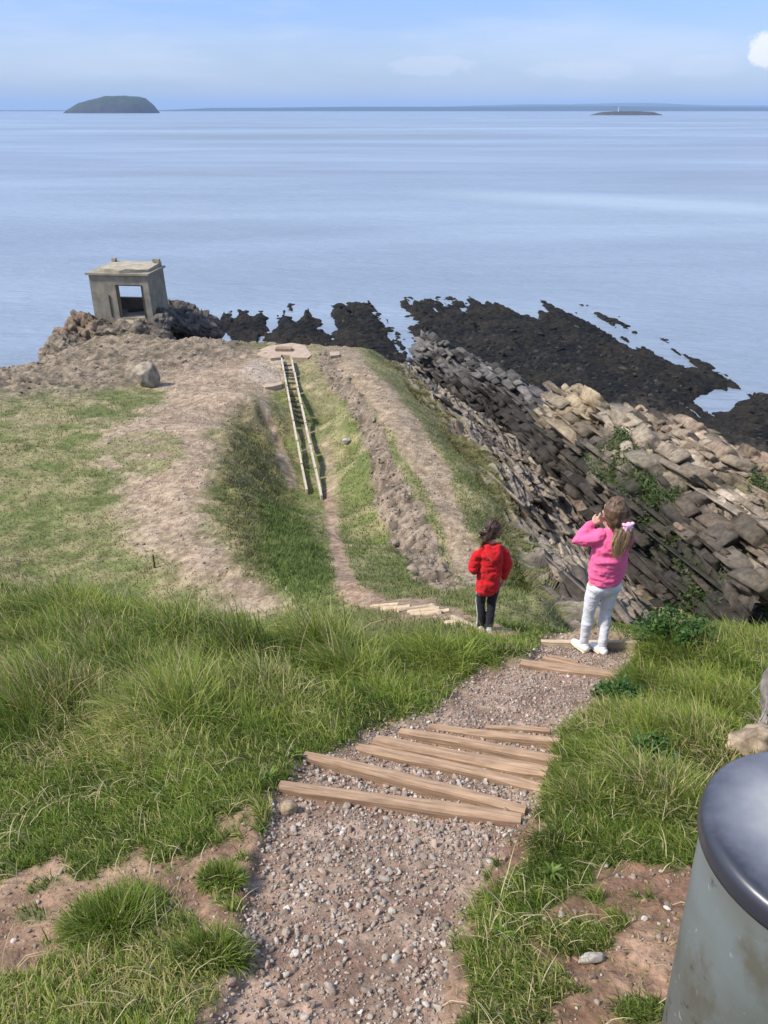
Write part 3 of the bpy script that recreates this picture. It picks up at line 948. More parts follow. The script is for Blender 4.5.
def scatter_rocks(name, pts, radius, cols, variants, mat, label, cat, kind='stuff', flat=0.75):
    V, Fc, C = [], [], []
    off = 0
    which = RNG.integers(0, len(variants), len(pts))
    ang = RNG.uniform(0, 2 * math.pi, len(pts))
    for vi, (v, f) in enumerate(variants):
        idx = np.where(which == vi)[0]
        if not len(idx):
            continue
        ca, sa = np.cos(ang[idx]), np.sin(ang[idx])
        tilt = RNG.normal(0, 0.35, len(idx))
        ct, st = np.cos(tilt), np.sin(tilt)
        x, y, z = v[:, 0][None], v[:, 1][None], v[:, 2][None] * flat
        y2 = y * ct[:, None] - z * st[:, None]
        z2 = y * st[:, None] + z * ct[:, None]
        x3 = x * ca[:, None] - y2 * sa[:, None]
        y3 = x * sa[:, None] + y2 * ca[:, None]
        P = np.stack([x3, y3, z2], -1) * radius[idx][:, None, None] + pts[idx][:, None, :]
        V.append(P.reshape(-1, 3))
        n = len(v)
        Fc.append((f[None] + (off + np.arange(len(idx)) * n)[:, None, None]).reshape(-1, 3))
        C.append(np.repeat(cols[idx], n, 0))
        off += n * len(idx)
    o = mesh_np(name, np.concatenate(V), np.concatenate(Fc), mat, np.concatenate(C))
    tag(o, label, cat, kind=kind)
    return o

RV1 = rock_variants(2, 10, 400)
RV0 = rock_variants(1, 8, 500)

def gravel_cols(n):
    base = np.array([(0.38, 0.325, 0.27), (0.30, 0.245, 0.195), (0.52, 0.46, 0.40), (0.22, 0.17, 0.135), (0.36, 0.26, 0.20), (0.16, 0.128, 0.11), (0.28, 0.19, 0.14)])
    w = np.array([0.22, 0.26, 0.05, 0.15, 0.15, 0.07, 0.10])
    c = base[RNG.choice(len(base), n, p=w)]
    return c * RNG.uniform(0.8, 1.15, (n, 1))

def build_gravel():
    # near gravel
    n = 52000
    y = RNG.uniform(0.75, 3.2, n); x = RNG.uniform(-1.3, 1.1, n)
    path, soil, z = gsample(x, y, 'path', 'soil', 'z')
    clump = fbm2(x, y, 0.30, 3, 601)
    pr = path * (0.60 + 0.8 * clump) + soil * 0.05
    k = RNG.uniform(0, 1, n) < pr
    x, y, z = x[k], y[k], z[k]
    r = np.clip(RNG.lognormal(math.log(0.0066), 0.50, len(x)), 0.0032, 0.022)
    s = fbm2(x, y, 0.5, 2, 603)
    r *= 1 + 0.3 * s
    P = np.stack([x, y, z + r * 0.25], 1)
    big = r > 0.0085
    scatter_rocks('gravel', P[big], r[big], gravel_cols(big.sum()), RV1, M_stone, 'larger grey limestone chippings strewn over the near path', 'gravel')
    sm = ~big
    scatter_rocks('gravel', P[sm], r[sm], gravel_cols(sm.sum()), RV0, M_stone, 'fine grey and pink chippings covering the near path', 'gravel')
    # farther gravel, the two landings
    n = 26000
    y = RNG.uniform(3.1, 6.2, n); x = RNG.uniform(-0.6, 2.6, n)
    path, z = gsample(x, y, 'path', 'z')
    k = RNG.uniform(0, 1, n) < path * 0.85
    x, y, z = x[k], y[k], z[k]
    r = np.clip(RNG.lognormal(math.log(0.0095), 0.35, len(x)), 0.005, 0.024)
    scatter_rocks('gravel', np.stack([x, y, z + r * 0.25], 1), r, gravel_cols(len(x)) * 0.95, RV0, M_stone, 'pale chippings on the landing by the pink top', 'gravel')
build_gravel()

def build_clods():
    n = 30000
    y = RNG.uniform(0.8, 3.0, n); x = RNG.uniform(-1.9, 1.5, n)
    soil, z = gsample(x, y, 'soil', 'z')
    k = RNG.uniform(0, 1, n) < (soil - 0.3) * 0.40 * (0.7 + 1.2 * fbm2(x, y, 0.2, 3, 611))
    x, y, z = x[k], y[k], z[k]
    r = np.clip(RNG.lognormal(math.log(0.006), 0.6, len(x)), 0.003, 0.026)
    c = np.array([(0.26, 0.160, 0.102)]) * RNG.uniform(0.6, 1.25, (len(x), 1))
    scatter_rocks('soil_crumbs', np.stack([x, y, z - r * 0.1], 1), r, c, RV0, M_stone, 'crumbly clods of reddish soil on the bare worn patches', 'soil', flat=0.6)
build_clods()

def build_rubble():
    V = GI
    m = (V['spine'] > 0.35) & (V['y'] > 11)
    idx = np.where(m)[0]
    # even density in plan: weight by cell area ~ (y+5)*dy
    w = (V['y'][idx] + 5) * (0.014 + 0.003 * (V['y'][idx] + 0.6))
    pick = RNG.choice(idx, 5200, p=w / w.sum())
    P = np.stack([V['x'][pick], V['y'][pick], V['z'][pick]], 1)
    r = np.clip(RNG.lognormal(math.log(0.050), 0.60, len(pick)), 0.018, 0.24)
    P[:, 2] -= r * 0.3
    c = np.array([(0.235, 0.185, 0.14)]) * RNG.uniform(0.45, 1.3, (len(pick), 1)) * np.array([1, 1, 1]) 
    scatter_rocks('rubble', P, r, c, RV1, M_stone, 'grey broken stones piled along the rocky spine beside the cutting', 'rubble')
    m = (V['rocky'] > 0.4) & (V['y'] > 28) & (V['z'] > CZ - 13)
    idx = np.where(m)[0]
    w = (V['y'][idx] + 5) * (0.014 + 0.003 * (V['y'][idx] + 0.6))
    pick = RNG.choice(idx, 3800, p=w / w.sum())
    P = np.stack([V['x'][pick], V['y'][pick], V['z'][pick]], 1)
    r = np.clip(RNG.lognormal(math.log(0.045), 0.65, len(pick)), 0.018, 0.28)
    P[:, 2] -= r * 0.35
    c = np.array([(0.20, 0.155, 0.115)]) * RNG.uniform(0.5, 1.3, (len(pick), 1))
    scatter_rocks('rubble', P, r, c, RV1, M_stone, 'weathered brown rocks strewn in front of the ruined lookout', 'rubble')
    # small scree on the bare soil
    m = ((V['bare'] > 0.5) | (V['ridge'] > 0.5)) & (V['y'] > 11)
    idx = np.where(m)[0]
    w = (V['y'][idx] + 5) * (0.014 + 0.003 * (V['y'][idx] + 0.6))
    pick = RNG.choice(idx, 9000, p=w / w.sum())
    P = np.stack([V['x'][pick], V['y'][pick], V['z'][pick]], 1)
    r = np.clip(RNG.lognormal(math.log(0.035), 0.4, len(pick)), 0.015, 0.12)
    c = np.array([(0.36, 0.27, 0.21)]) * RNG.uniform(0.5, 1.35, (len(pick), 1))
    scatter_rocks('scree', P, r, c, RV0, M_stone, 'small pinkish stones on the bare worn ground of the headland', 'scree')
build_rubble()

def reef_rocks():
    P, sdp = REEF_Z
    w = 0.25 + np.clip(sdp / 60, 0, 1)
    k = RNG.choice(len(P), 5200, p=w / w.sum())
    r = np.clip(RNG.lognormal(math.log(0.17), 0.5, len(k)), 0.07, 0.6)
    c = np.array([(0.026, 0.024, 0.021)]) * RNG.uniform(0.35, 1.9, (len(k), 1))
    scatter_rocks('weedy_rocks', P[k] - np.array([[0, 0, 0.05]]), r, c, RV1, M_reef, 'black weed covered rocks lying all over the reef', 'rocks', flat=0.4)
reef_rocks()

def single_rock(name, label, cat, loc, size, colr, seed, sub=4, rz=0.0, rough=0.10, mat=None, bury=0.3, chops=14):
    bm = bmesh.new()
    bmesh.ops.create_icosphere(bm, subdivisions=sub, radius=1.0)
    v = np.array([w.co[:] for w in bm.verts]); f = np.array([[w.index for w in fa.verts] for fa in bm.faces]); bm.free()
    rg = np.random.default_rng(seed)
    for _ in range(chops):
        d = rg.normal(size=3); d /= np.linalg.norm(d)
        c = rg.uniform(0.55, 0.85); s = v @ d
        v = v - np.where(s > c, (s - c) * 0.95, 0)[:, None] * d[None]
    n1 = fbm(v * 2.2 + seed, 5, seed)
    v = v * (1 + rough * n1)[:, None] * np.array(size)[None]
    v[:, 2] += size[2] * (1 - bury) * 0.8
    tone = sstep(-0.5, 0.5, fbm(v / max(size) * 5, 4, seed + 2))
    col = np.array(colr)[None] * (0.6 + 0.75 * tone[:, None])
    o = mesh_np(name, v, f, mat or M_stone, col, False, loc=loc)
    o.rotation_euler = (0, 0, rz)
    tag(o, label, cat)
    return o
h = hit(289, 812); single_rock('stone', 'rounded tan stone at the left end of the lowest wooden step edge', 'stone', h, (0.042, 0.036, 0.034), (0.30, 0.225, 0.15), 3, 3, rough=0.08, chops=3)
h = hit(590, 962); single_rock('stone', 'flat pale stone lying on the bare soil near the bin', 'stone', h, (0.046, 0.022, 0.022), (0.33, 0.295, 0.25), 5, 3, 0.2, chops=8)
h = hit(147, 386); single_rock('boulder', 'lone pale boulder on the bare headland below the lookout', 'boulder', h, (0.62, 0.6, 0.72), (0.26, 0.215, 0.16), 9, 4, bury=0.4)
single_rock('stone', 'white stone at the foot of the rocky spine', 'stone', hit(347, 443), (0.2, 0.17, 0.13), (0.36, 0.34, 0.30), 12, 3)
b1 = hit(762, 752); single_rock('boulder', 'low sandy rock just behind the bin lid', 'boulder', b1, (0.21, 0.14, 0.11), (0.30, 0.225, 0.15), 15, 5, 0.3, rough=0.22)
b2 = hit(792, 728); single_rock('boulder', 'tall grey rock with bare twigs at the right edge', 'boulder', b2, (0.24, 0.2, 0.30), (0.20, 0.175, 0.155), 17, 5, 0.8, rough=0.22, bury=0.2)

# crag under the lookout
def crag(label, px, py, Y, size, colr, seed, dz=0.0, rz=0.0):
    p = W(px, py, Y)
    bm = bmesh.new()
    bmesh.ops.create_icosphere(bm, subdivisions=6, radius=1.0)
    v = np.array([w.co[:] for w in bm.verts]); f = np.array([[w.index for w in fa.verts] for fa in bm.faces]); bm.free()
    n0 = v.copy()
    v = v * np.array(size)[None]
    q = v + p[None]
    s1, hk, _ = strata(q, np.array([0.5, 0.1, 0.86]), SD, 0.55, 1.1, seed)
    s2, hk2, _ = strata(q, np.array([0.5, 0.1, 0.86]), SD, 0.2, 0.5, seed + 5)
    nb = fbm(q / 1.1, 4, seed + 9)
    v = v + n0 * (0.45 * (s1 - 0.5) + 0.2 * (s2 - 0.5) + 0.5 * nb)[:, None]
    tone = np.clip(0.5 + 0.6 * (s2 - 0.5) + 0.6 * nb, 0, 1)
    col = np.array(colr)[None] * (0.45 + 1.1 * tone[:, None])
    o = mesh_np('rock_outcrop', v, f, M_rock, col, False, loc=(p[0], p[1], p[2] + CZ + dz))
    o.rotation_euler = (0, 0, rz)
    tag(o, label, 'rock')
crag('brown blocky rock outcrop under the left corner of the lookout', 90, 340, 45.3, (1.7, 1.5, 1.6), (0.15, 0.108, 0.074), 701)
crag('grey rock shelf under the door of the lookout', 126, 334, 44.6, (2.5, 0.9, 0.80), (0.15, 0.12, 0.09), 711)
crag('dark jagged rock rising behind the right side of the lookout', 176, 328, 49.5, (1.6, 2.0, 1.7), (0.085, 0.075, 0.066), 721)
crag('dark rock against the foot of the side wall of the lookout', 165, 322, 46.0, (0.75, 1.2, 0.75), (0.085, 0.075, 0.066), 751)
crag('low dark rock sloping down to the reef from the lookout', 201, 328, 48.5, (1.4, 1.6, 0.9), (0.10, 0.085, 0.072), 731)
crag('dark rock edge at the left end of the headland', 68, 352, 44.0, (1.3, 1.4, 1.0), (0.17, 0.135, 0.10), 741)

# ------------------------------------------------------------------ grass
def blades(name, x, y, z, L, width, az, lean, col, mat, label, cat='grass', segs=3, kind='stuff', tipcol=None, droop=1.0, parent=None, origin=(0, 0, 0)):
    n = len(x)
    dx, dy = np.cos(az), np.sin(az)
    sx, sy = -dy, dx
    # random face turn
    tw = RNG.uniform(-0.9, 0.9, n)
    wx = sx * np.cos(tw) + dx * np.sin(tw); wy = sy * np.cos(tw) + dy * np.sin(tw)
    V = np.empty((n, 2 * segs + 1, 3), np.float32)
    C = np.empty((n, 2 * segs + 1, 3), np.float32)
    for s in range(segs + 1):
        t = s / segs
        ang = lean * (0.35 + 0.65 * t * droop)
        # integrate roughly: horizontal = L*t*sin(ang), vertical = L*t*cos(ang)
        hx = L * t * np.sin(ang); hz = L * t * np.cos(ang)
        cx, cy, cz = x + dx * hx, y + dy * hx, z + hz - 0.01 * (t == 0)
        w = width * (1 - 0.75 * t ** 1.6) * 0.5
        cc = col * (0.82 + 0.3 * t) if tipcol is None else col + (tipcol - col) * t
        if s < segs:
            V[:, 2 * s] = np.stack([cx - wx * w, cy - wy * w, cz], 1)
            V[:, 2 * s + 1] = np.stack([cx + wx * w, cy + wy * w, cz], 1)
            C[:, 2 * s] = cc; C[:, 2 * s + 1] = cc
        else:
            V[:, 2 * segs] = np.stack([cx, cy, cz], 1)
            C[:, 2 * segs] = cc
    k = 2 * segs + 1
    base = (np.arange(n) * k)[:, None]
    quads = np.concatenate([base + np.array([[2 * s, 2 * s + 1, 2 * s + 3, 2 * s + 2]]) for s in range(segs - 1)], 0) if segs > 1 else np.zeros((0, 4), int)
    tris = base + np.array([[2 * segs - 2, 2 * segs - 1, 2 * segs]])
    V = V.reshape(-1, 3) - np.array(origin, np.float32)[None]
    o = mesh_np(name, V, [quads, tris], mat, C.reshape(-1, 3), True, parent=parent, loc=origin if parent is None else None)
    if label:
        tag(o, label, cat, kind=kind)
    return o

G_DARK, G_MID, G_LITE, G_YEL, G_STRAW = [np.array(c) for c in [(0.056, 0.098, 0.012), (0.138, 0.208, 0.022), (0.255, 0.310, 0.050), (0.325, 0.285, 0.092), (0.58, 0.48, 0.27)]]

# tussocks: px, py, radius m, extra height m, straw 0..1
TUSS = [(60, 612, .45, .22, .15), (95, 640, .35, .22, .55), (30, 650, .4, .18, .2), (175, 628, .35, .20, .35), (205, 600, .3, .2, .1), (228, 612, .28, .30, .5), (240, 655, .3, .26, .45), (320, 650, .33, .30, .6), (345, 672, .25, .2, .4),
        (285, 622, .3, .2, .1), (300, 600, .3, .22, .0), (400, 640, .4, .13, .0), (430, 660, .35, .13, .0), (370, 630, .3, .13, .05), (460, 640, .3, .08, .1), (420, 625, .3, .06, .0),
        (180, 710, .35, .15, .1), (60, 700, .4, .2, .05), (20, 725, .35, .2, .0), (265, 695, .22, .18, .7), (150, 680, .35, .14, .3), (110, 665, .3, .15, .3), (40, 590, .4, .2, .0), (10, 565, .4, .2, .0),
        (640, 690, .22, .15, .0), (620, 720, .2, .05, .1), (700, 700, .3, .1, .2), (660, 652, .3, .16, .0), (700, 650, .3, .12, .0), (745, 650, .3, .14, .0), (600, 770, .22, .04, .1), (650, 790, .2, .12, .6), (690, 745, .2, .12, .0), (590, 735, .2, .03, .1), (640, 740, .2, .12, .1),
        (120, 915, .16, .07, .0), (210, 945, .13, .05, .0), (580, 800, .15, .06, .4), (540, 835, .14, .07, .2), (490, 650, .22, .12, .2), (510, 630, .2, .1, .25), (380, 702, .18, .06, .1), (340, 705, .15, .08, .5)]
TW = np.array([list(hit(a, b)[:2]) + [r, h, s] for a, b, r, h, s in TUSS])

def grass_fields(x, y):
    """extra height, straw share and radial direction from the tussocks"""
    eh = np.zeros_like(x); st = np.zeros_like(x); rx = np.zeros_like(x); ry = np.zeros_like(x)
    for tx, ty, r, hh, s in TW:
        d = np.hypot(x - tx, y - ty) / r
        w = np.exp(-d * d * 1.2)
        eh = np.maximum(eh, hh * w)
        st = np.maximum(st, s * w)
        rx += w * (x - tx) / r; ry += w * (y - ty) / r
    return eh, st, rx, ry

def build_grass():
    def field(n, y0, y1, a0, a1, off, p):
        u = RNG.uniform(0, 1, n)
        y = y0 + (y1 - y0) * u ** p
        x = RNG.uniform(a0, a1, n) * (y + off)
        return x, y
    bx, by = [], []
    for (n, y0, y1, p) in [(300000, 0.5, 2.6, 0.8), (245000, 2.6, 4.6, 0.85), (250000, 4.6, 10.0, 1.1)]:
        x, y = field(n, y0, y1, -0.72, 0.90, 0.85, p)
        bx.append(x); by.append(y)
    x, y = np.concatenate(bx), np.concatenate(by)
    lim = np.interp(x, [-12, -8, -5, -1.3, 0.1, 0.8, 1.1, 2.5, 7, 12], [11.3, 10.3, 8.8, 6.4, 5.7, 5.5, 9, 6.5, 6.3, 6.5])
    k = (y < lim) & ((x < 2.4) | (y < 6.6))
    x, y = x[k], y[k]
    path, soil, path2, z = gsample(x, y, 'path', 'soil', 'path2', 'z')
    dens = (1 - sstep(0.15, 0.6, path)) * (1 - 0.97 * sstep(0.2, 0.65, soil)) * (1 - 0.9 * sstep(0.3, 0.7, path2))
    pn = fbm2(x, y, 0.16, 3, 811)
    dens *= 0.55 + 0.45 * sstep(-0.35, 0.25, pn)
    dens *= 1 - 0.75 * sstep(2.15, 1.6, y) * sstep(-0.15, -0.35, x) * sstep(0.15, -0.25, fbm2(x, y, 0.22, 3, 813))
    k = RNG.uniform(0, 1, len(x)) < dens
    x, y, z, path, soil = x[k], y[k], z[k], path[k], soil[k]
    n = len(x)
    eh, st, rx, ry = grass_fields(x, y)
    n1 = fbm2(x, y, 0.55, 4, 821)
    n2 = fbm2(x, y, 1.6, 3, 822)
    n3 = fbm2(x, y, 0.12, 2, 823)
    edge = np.maximum(path, soil)
    left = sstep(0.3, -0.8, x - 0.10 * (y - 3))
    tall = sstep(2.3, 4.2, y) * (0.35 + 0.65 * left)
    rightside = sstep(0.35, 0.8, x - 0.10 * (y - 3))
    L = 0.040 + 0.045 * sstep(-0.3, 0.5, n1) + tall * (1 - 0.7 * rightside) * (0.018 + 0.055 * sstep(-0.3, 0.5, n1 + 0.5 * n2)) + eh * 0.80
    pathn = gsample(x + 0.16, y, 'path') + gsample(x - 0.16, y, 'path')
    L = L * (1 - 0.35 * np.clip(pathn, 0, 1) * sstep(3.0, 3.6, y))
    sparse = sstep(2.1, 1.5, y) * sstep(-0.15, -0.35, x)
    L *= (1 - 0.35 * sparse)
    L *= (1 - 0.55 * edge) * np.clip(RNG.lognormal(-0.12, 0.38, n), 0.35, 2.1)
    wind = 2.6 + 1.1 * fbm2(x, y, 1.1, 3, 831)          # combed towards the left and downhill
    vx = np.cos(wind) * 0.75 + rx * 0.9 + RNG.normal(0, 0.55, n)
    vy = np.sin(wind) * 0.45 + ry * 0.9 + RNG.normal(0, 0.55, n)
    az = np.arctan2(vy, vx)
    lean = np.clip(RNG.normal(1.0, 0.45, n) + 0.30 * n1 - 0.5 * np.clip(eh * 3, 0, 0.6), 0.05, 1.75)
    width = np.interp(y, [0.8, 2, 4, 9], [0.0034, 0.0042, 0.0060, 0.0095]) * RNG.uniform(0.7, 1.3, n)
    # colour
    tone = np.clip(0.45 + 0.75 * n1 + 0.45 * n2 + 0.45 * n3 + RNG.normal(0, 0.22, n), 0, 1)
    c = np.where((tone < 0.5)[:, None], G_DARK + (G_MID - G_DARK) * (tone * 2)[:, None], G_MID + (G_LITE - G_MID) * (tone * 2 - 1)[:, None])
    dry = np.clip(0.09 + 0.38 * sstep(0.0, 0.45, fbm2(x, y, 0.7, 4, 841)) + 0.55 * st + 0.25 * edge, 0, 1)
    lushz = np.exp(-(((x - 0.2) / 1.3) ** 2 + ((y - 4.4) / 1.1) ** 2))
    dry *= 1 - 0.8 * lushz
    isdry = RNG.uniform(0, 1, n) < dry
    mixv = RNG.uniform(0, 1, n)[:, None]
    dc = G_YEL + (G_STRAW - G_YEL) * np.clip(mixv * (0.5 + st[:, None]), 0, 1)
    c = np.where(isdry[:, None], dc, c)
    tip = np.where(isdry[:, None], c * 1.15, c * 1.05 + 0.14 * (G_YEL - c))
    blades('grass', x, y, z, L, width, az, lean, c, M_grass, 'long wind-combed green and straw grass covering the near slope', tipcol=tip)
    # seed stalks along the brow
    m = 160
    xs = RNG.uniform(-6, 0.4, m)
    ys = np.array([brow_y(v) for v in xs]) + RNG.uniform(-1.3, 0.5, m)
    blades('grass', xs, ys, gsample(xs, ys, 'z'), RNG.uniform(0.22, 0.45, m), np.full(m, 0.0045), RNG.uniform(0, 6.28, m), RNG.uniform(0.1, 0.7, m),
           np.repeat((G_STRAW * 0.9)[None], m, 0), M_grass, 'thin pale dead stalks standing along the brow of the slope', tipcol=np.repeat((G_STRAW * 1.1)[None], m, 0), segs=4)
build_grass()

def tuft(label, px, py, r, hgt, n):
    h = hit(px, py)
    d = np.sqrt(RNG.uniform(0, 1, n)) * r
    a = RNG.uniform(0, 6.283, n)
    x, y = h[0] + d * np.cos(a), h[1] + d * np.sin(a) * 0.8
    z = gsample(x, y, 'z')
    rr = d / r
    rag = fbm2(np.cos(a) * 1.0 + px, np.sin(a) * 1.0 + py, 0.6, 3, 77)
    keep = rr < 0.85 + 0.9 * rag
    x, y, z, rr, a, n = x[keep], y[keep], z[keep], rr[keep], a[keep], int(keep.sum())
    tone = RNG.uniform(0, 1, n)[:, None]
    c = G_DARK + (G_MID * 1.15 - G_DARK) * tone
    dry = RNG.uniform(0, 1, n) < 0.16
    c = np.where(dry[:, None], G_YEL + (G_STRAW - G_YEL) * RNG.uniform(0, 0.8, (n, 1)), c)
    L = hgt * (1.1 - 0.5 * rr) * RNG.uniform(0.35, 1.35, n)
    az = a + RNG.normal(0.3, 1.0, n)
    lean = np.clip(0.35 + 0.75 * rr + RNG.normal(0, 0.35, n), 0.05, 1.6)
    o = blades('grass_tussock', x, y, z, L, np.full(n, 0.0036) * RNG.uniform(0.7, 1.3, n), az, lean, c, M_grass, None, tipcol=c + 0.35 * (G_LITE - c), origin=tuple(h))
    tag(o, label, 'tussock')
tuft('larger round dark green grass tussock on the bare soil at lower left', 118, 925, 0.150, 0.115, 3600)
tuft('smaller grass tussock between the larger one and the gravel path', 212, 955, 0.110, 0.09, 2400)
tuft('short grass tuft by the soil edge left of the gravel', 222, 880, 0.075, 0.07, 1500)

def build_litter():
    n = 9000
    y = RNG.uniform(0.9, 4.8, n); x = RNG.uniform(-0.6, 0.6, n) * (y + 0.9)
    path, soil, z = gsample(x, y, 'path', 'soil', 'z')
    pat = sstep(-0.1, 0.45, fbm2(x, y, 0.4, 3, 861))
    k = RNG.uniform(0, 1, n) < (0.15 + 0.85 * pat) * (1 - path) * (1 - 0.6 * soil)
    x, y, z = x[k], y[k], z[k]; n = len(x)
    c = G_STRAW[None] * RNG.uniform(0.55, 1.1, (n, 1))
    blades('grass_litter', x, y, z + 0.02, RNG.uniform(0.05, 0.16, n), np.full(n, 0.0032), RNG.uniform(0, 6.283, n), RNG.uniform(0.9, 1.75, n), c, M_grass, 'dead straw lying in the near turf', tipcol=c * 1.1)
    # small rosettes of broad leaves
    m = 34
    cy = RNG.uniform(1.0, 4.8, m); cx = RNG.uniform(-0.6, 0.6, m) * (cy + 0.9)
    path, soil = gsample(cx, cy, 'path', 'soil')
    k = (path < 0.1) & (soil < 0.5)
    cx, cy = cx[k], cy[k]
    per = 9
    a = np.tile(np.arange(per) * 6.283 / per, len(cx)) + RNG.normal(0, 0.25, per * len(cx))
    x = np.repeat(cx, per); y = np.repeat(cy, per)
    c = np.array([(0.120, 0.180, 0.035)]) * RNG.uniform(0.8, 1.4, (len(x), 1))
    blades('broad_weeds', x, y, gsample(x, y, 'z') + 0.03, RNG.uniform(0.03, 0.065, len(x)), RNG.uniform(0.012, 0.020, len(x)), a, RNG.uniform(0.8, 1.35, len(x)), c, M_leaf, 'small broad leaved weeds in the near turf', 'weeds', segs=4)
build_litter()

def build_turf():
    """coarse short turf on the headland: real blades so that it has a nap"""
    V = GI
    green = (1 - V['bare']) * (1 - V['rocky']) * (1 - V['spine']) * (1 - V['ridge']) * (1 - V['flr']) * (1 - V['path2']) * (1 - V['path'])
    far = (V['y'] > 6.6) & (V['y'] < 46) & (green > 0.35) & (V['z'] > CZ - 13.2)
    idx = np.where(far)[0]
    yy = V['y'][idx]
    w = (yy + 5) * (0.014 + 0.003 * (yy + 0.6)) / (1 + (yy / 14) ** 2) * green[idx] * (1 + 0.8 * V['bank'][idx] + 1.2 * V['bankg'][idx])
    n = 130000
    pick = RNG.choice(idx, n, p=w / w.sum())
    x = V['x'][pick] + RNG.normal(0, 0.03, n); y = V['y'][pick] + RNG.normal(0, 0.04, n)
    z = gsample(x, y, 'z')
    bank, bankg = V['bank'][pick], V['bankg'][pick]
    n1 = fbm2(x, y, 0.9, 4, 901); n2 = fbm2(x, y, 3.0, 3, 902)
    gul = sstep(-6, -2, x) * sstep(30, 18, y) * 0.8
    L = (0.05 + 0.04 * gul + 0.07 * np.maximum(bank, bankg) + 0.06 * sstep(0, 0.5, n1)) * RNG.uniform(0.6, 1.4, n)
    tone = np.clip(0.5 + 0.6 * n1 + 0.3 * n2 + RNG.normal(0, 0.2, n), 0, 1)[:, None]
    dull0, dull1 = np.array((0.145, 0.150, 0.050)), np.array((0.285, 0.250, 0.120))
    fresh0, fresh1 = np.array((0.082, 0.128, 0.026)), np.array((0.190, 0.225, 0.064))
    heath0, heath1 = np.array((0.110, 0.130, 0.038)), np.array((0.270, 0.240, 0.100))
    c = dull0 + (dull1 - dull0) * tone
    fg = np.clip(gul * 0.75 + bankg, 0, 1)[:, None]
    c = c + (fresh0 + (fresh1 - fresh0) * tone - c) * fg
    hb = np.clip(bank - bankg, 0, 1)[:, None] * 0.85
    c = c + (heath0 + (heath1 - heath0) * tone - c) * hb
    width = np.interp(y, [7, 15, 40], [0.012, 0.020, 0.040])
    az = RNG.uniform(0, 6.283, n)
    blades('turf', x, y, z, L, width, az, np.clip(RNG.normal(0.7, 0.3, n), 0.1, 1.3), c, M_grass, 'short cropped turf and heath on the headland beyond the brow', segs=2)
build_turf()

def slab_grass():
    p, w, gr = SLAB
    n = 26000
    k = RNG.choice(len(p), n, p=w / w.sum())
    x, y, z = p[k, 0] + RNG.normal(0, 0.03, n), p[k, 1] + RNG.normal(0, 0.03, n), p[k, 2] + (CZ if p[:, 2].max() < 5 else 0) - 0.03
    n1 = fbm2(x, y, 0.8, 4, 911)
    tone = np.clip(0.5 + 0.7 * n1 + RNG.normal(0, 0.2, n), 0, 1)[:, None]
    c = np.array((0.095, 0.105, 0.034)) + (np.array((0.26, 0.225, 0.105)) - np.array((0.095, 0.105, 0.034))) * tone
    L = (0.10 + 0.12 * sstep(-0.2, 0.5, n1)) * RNG.uniform(0.6, 1.4, n)
    blades('turf', x, y, z, L, np.interp(y, [7, 15, 40], [0.012, 0.022, 0.042]), RNG.uniform(-1.2, 0.6, n), np.clip(RNG.normal(0.9, 0.3, n), 0.2, 1.4), c, M_grass,
           'rough olive grass hanging over the upper edge of the rock slab', segs=2)
slab_grass()

def leaf_cloud(name, P, size, cols, label, cat, kind=None, parent=None, origin=None, tilt=0.7):
    n = len(P)
    nrm = RNG.normal(0, tilt, (n, 3)); nrm[:, 2] += 1
    nrm /= np.linalg.norm(nrm, axis=1, keepdims=True)
    a = np.cross(nrm, RNG.normal(size=(n, 3))); a /= np.linalg.norm(a, axis=1, keepdims=True)
    b = np.cross(nrm, a)
    s = size[:, None]
    V = np.stack([P - a * s, P + b * s * 0.42 - a * s * 0.1 + nrm * s * 0.1, P + a * s - nrm * s * 0.15, P - b * s * 0.42 - a * s * 0.1 + nrm * s * 0.1], 1).reshape(-1, 3)
    f = (np.arange(n) * 4)[:, None] + np.array([[0, 1, 2, 3]])
    o0 = np.zeros(3) if origin is None else np.array(origin)
    o = mesh_np(name, V - o0[None], f, M_leaf, np.repeat(cols, 4, 0), False, parent=parent, loc=None if parent or origin is None else origin)
    if label:
        tag(o, label, cat, kind=kind)
    return o

def cliff_plants():
    w = np.maximum(CLIFF_G, CLIFF_GT * 0.4)
    idx = np.where(w > 0.4)[0]
    pick = RNG.choice(idx, min(9000, len(idx) * 4), p=w[idx] / w[idx].sum())
    n = len(pick)
    P = CLIFF_P[pick] + CLIFF_N[pick] * np.abs(RNG.normal(0, 0.13, (n, 1))) + RNG.normal(0, 0.05, (n, 3))
    t = RNG.uniform(0, 1, n)[:, None]
    c = np.array((0.030, 0.055, 0.015)) + (np.array((0.10, 0.125, 0.04)) - np.array((0.030, 0.055, 0.015))) * t
    leaf_cloud('foliage', P, RNG.uniform(0.03, 0.085, n), c, 'low green plants growing on the ledges of the right cliff', 'plants', kind='stuff', tilt=1.0)
cliff_plants()

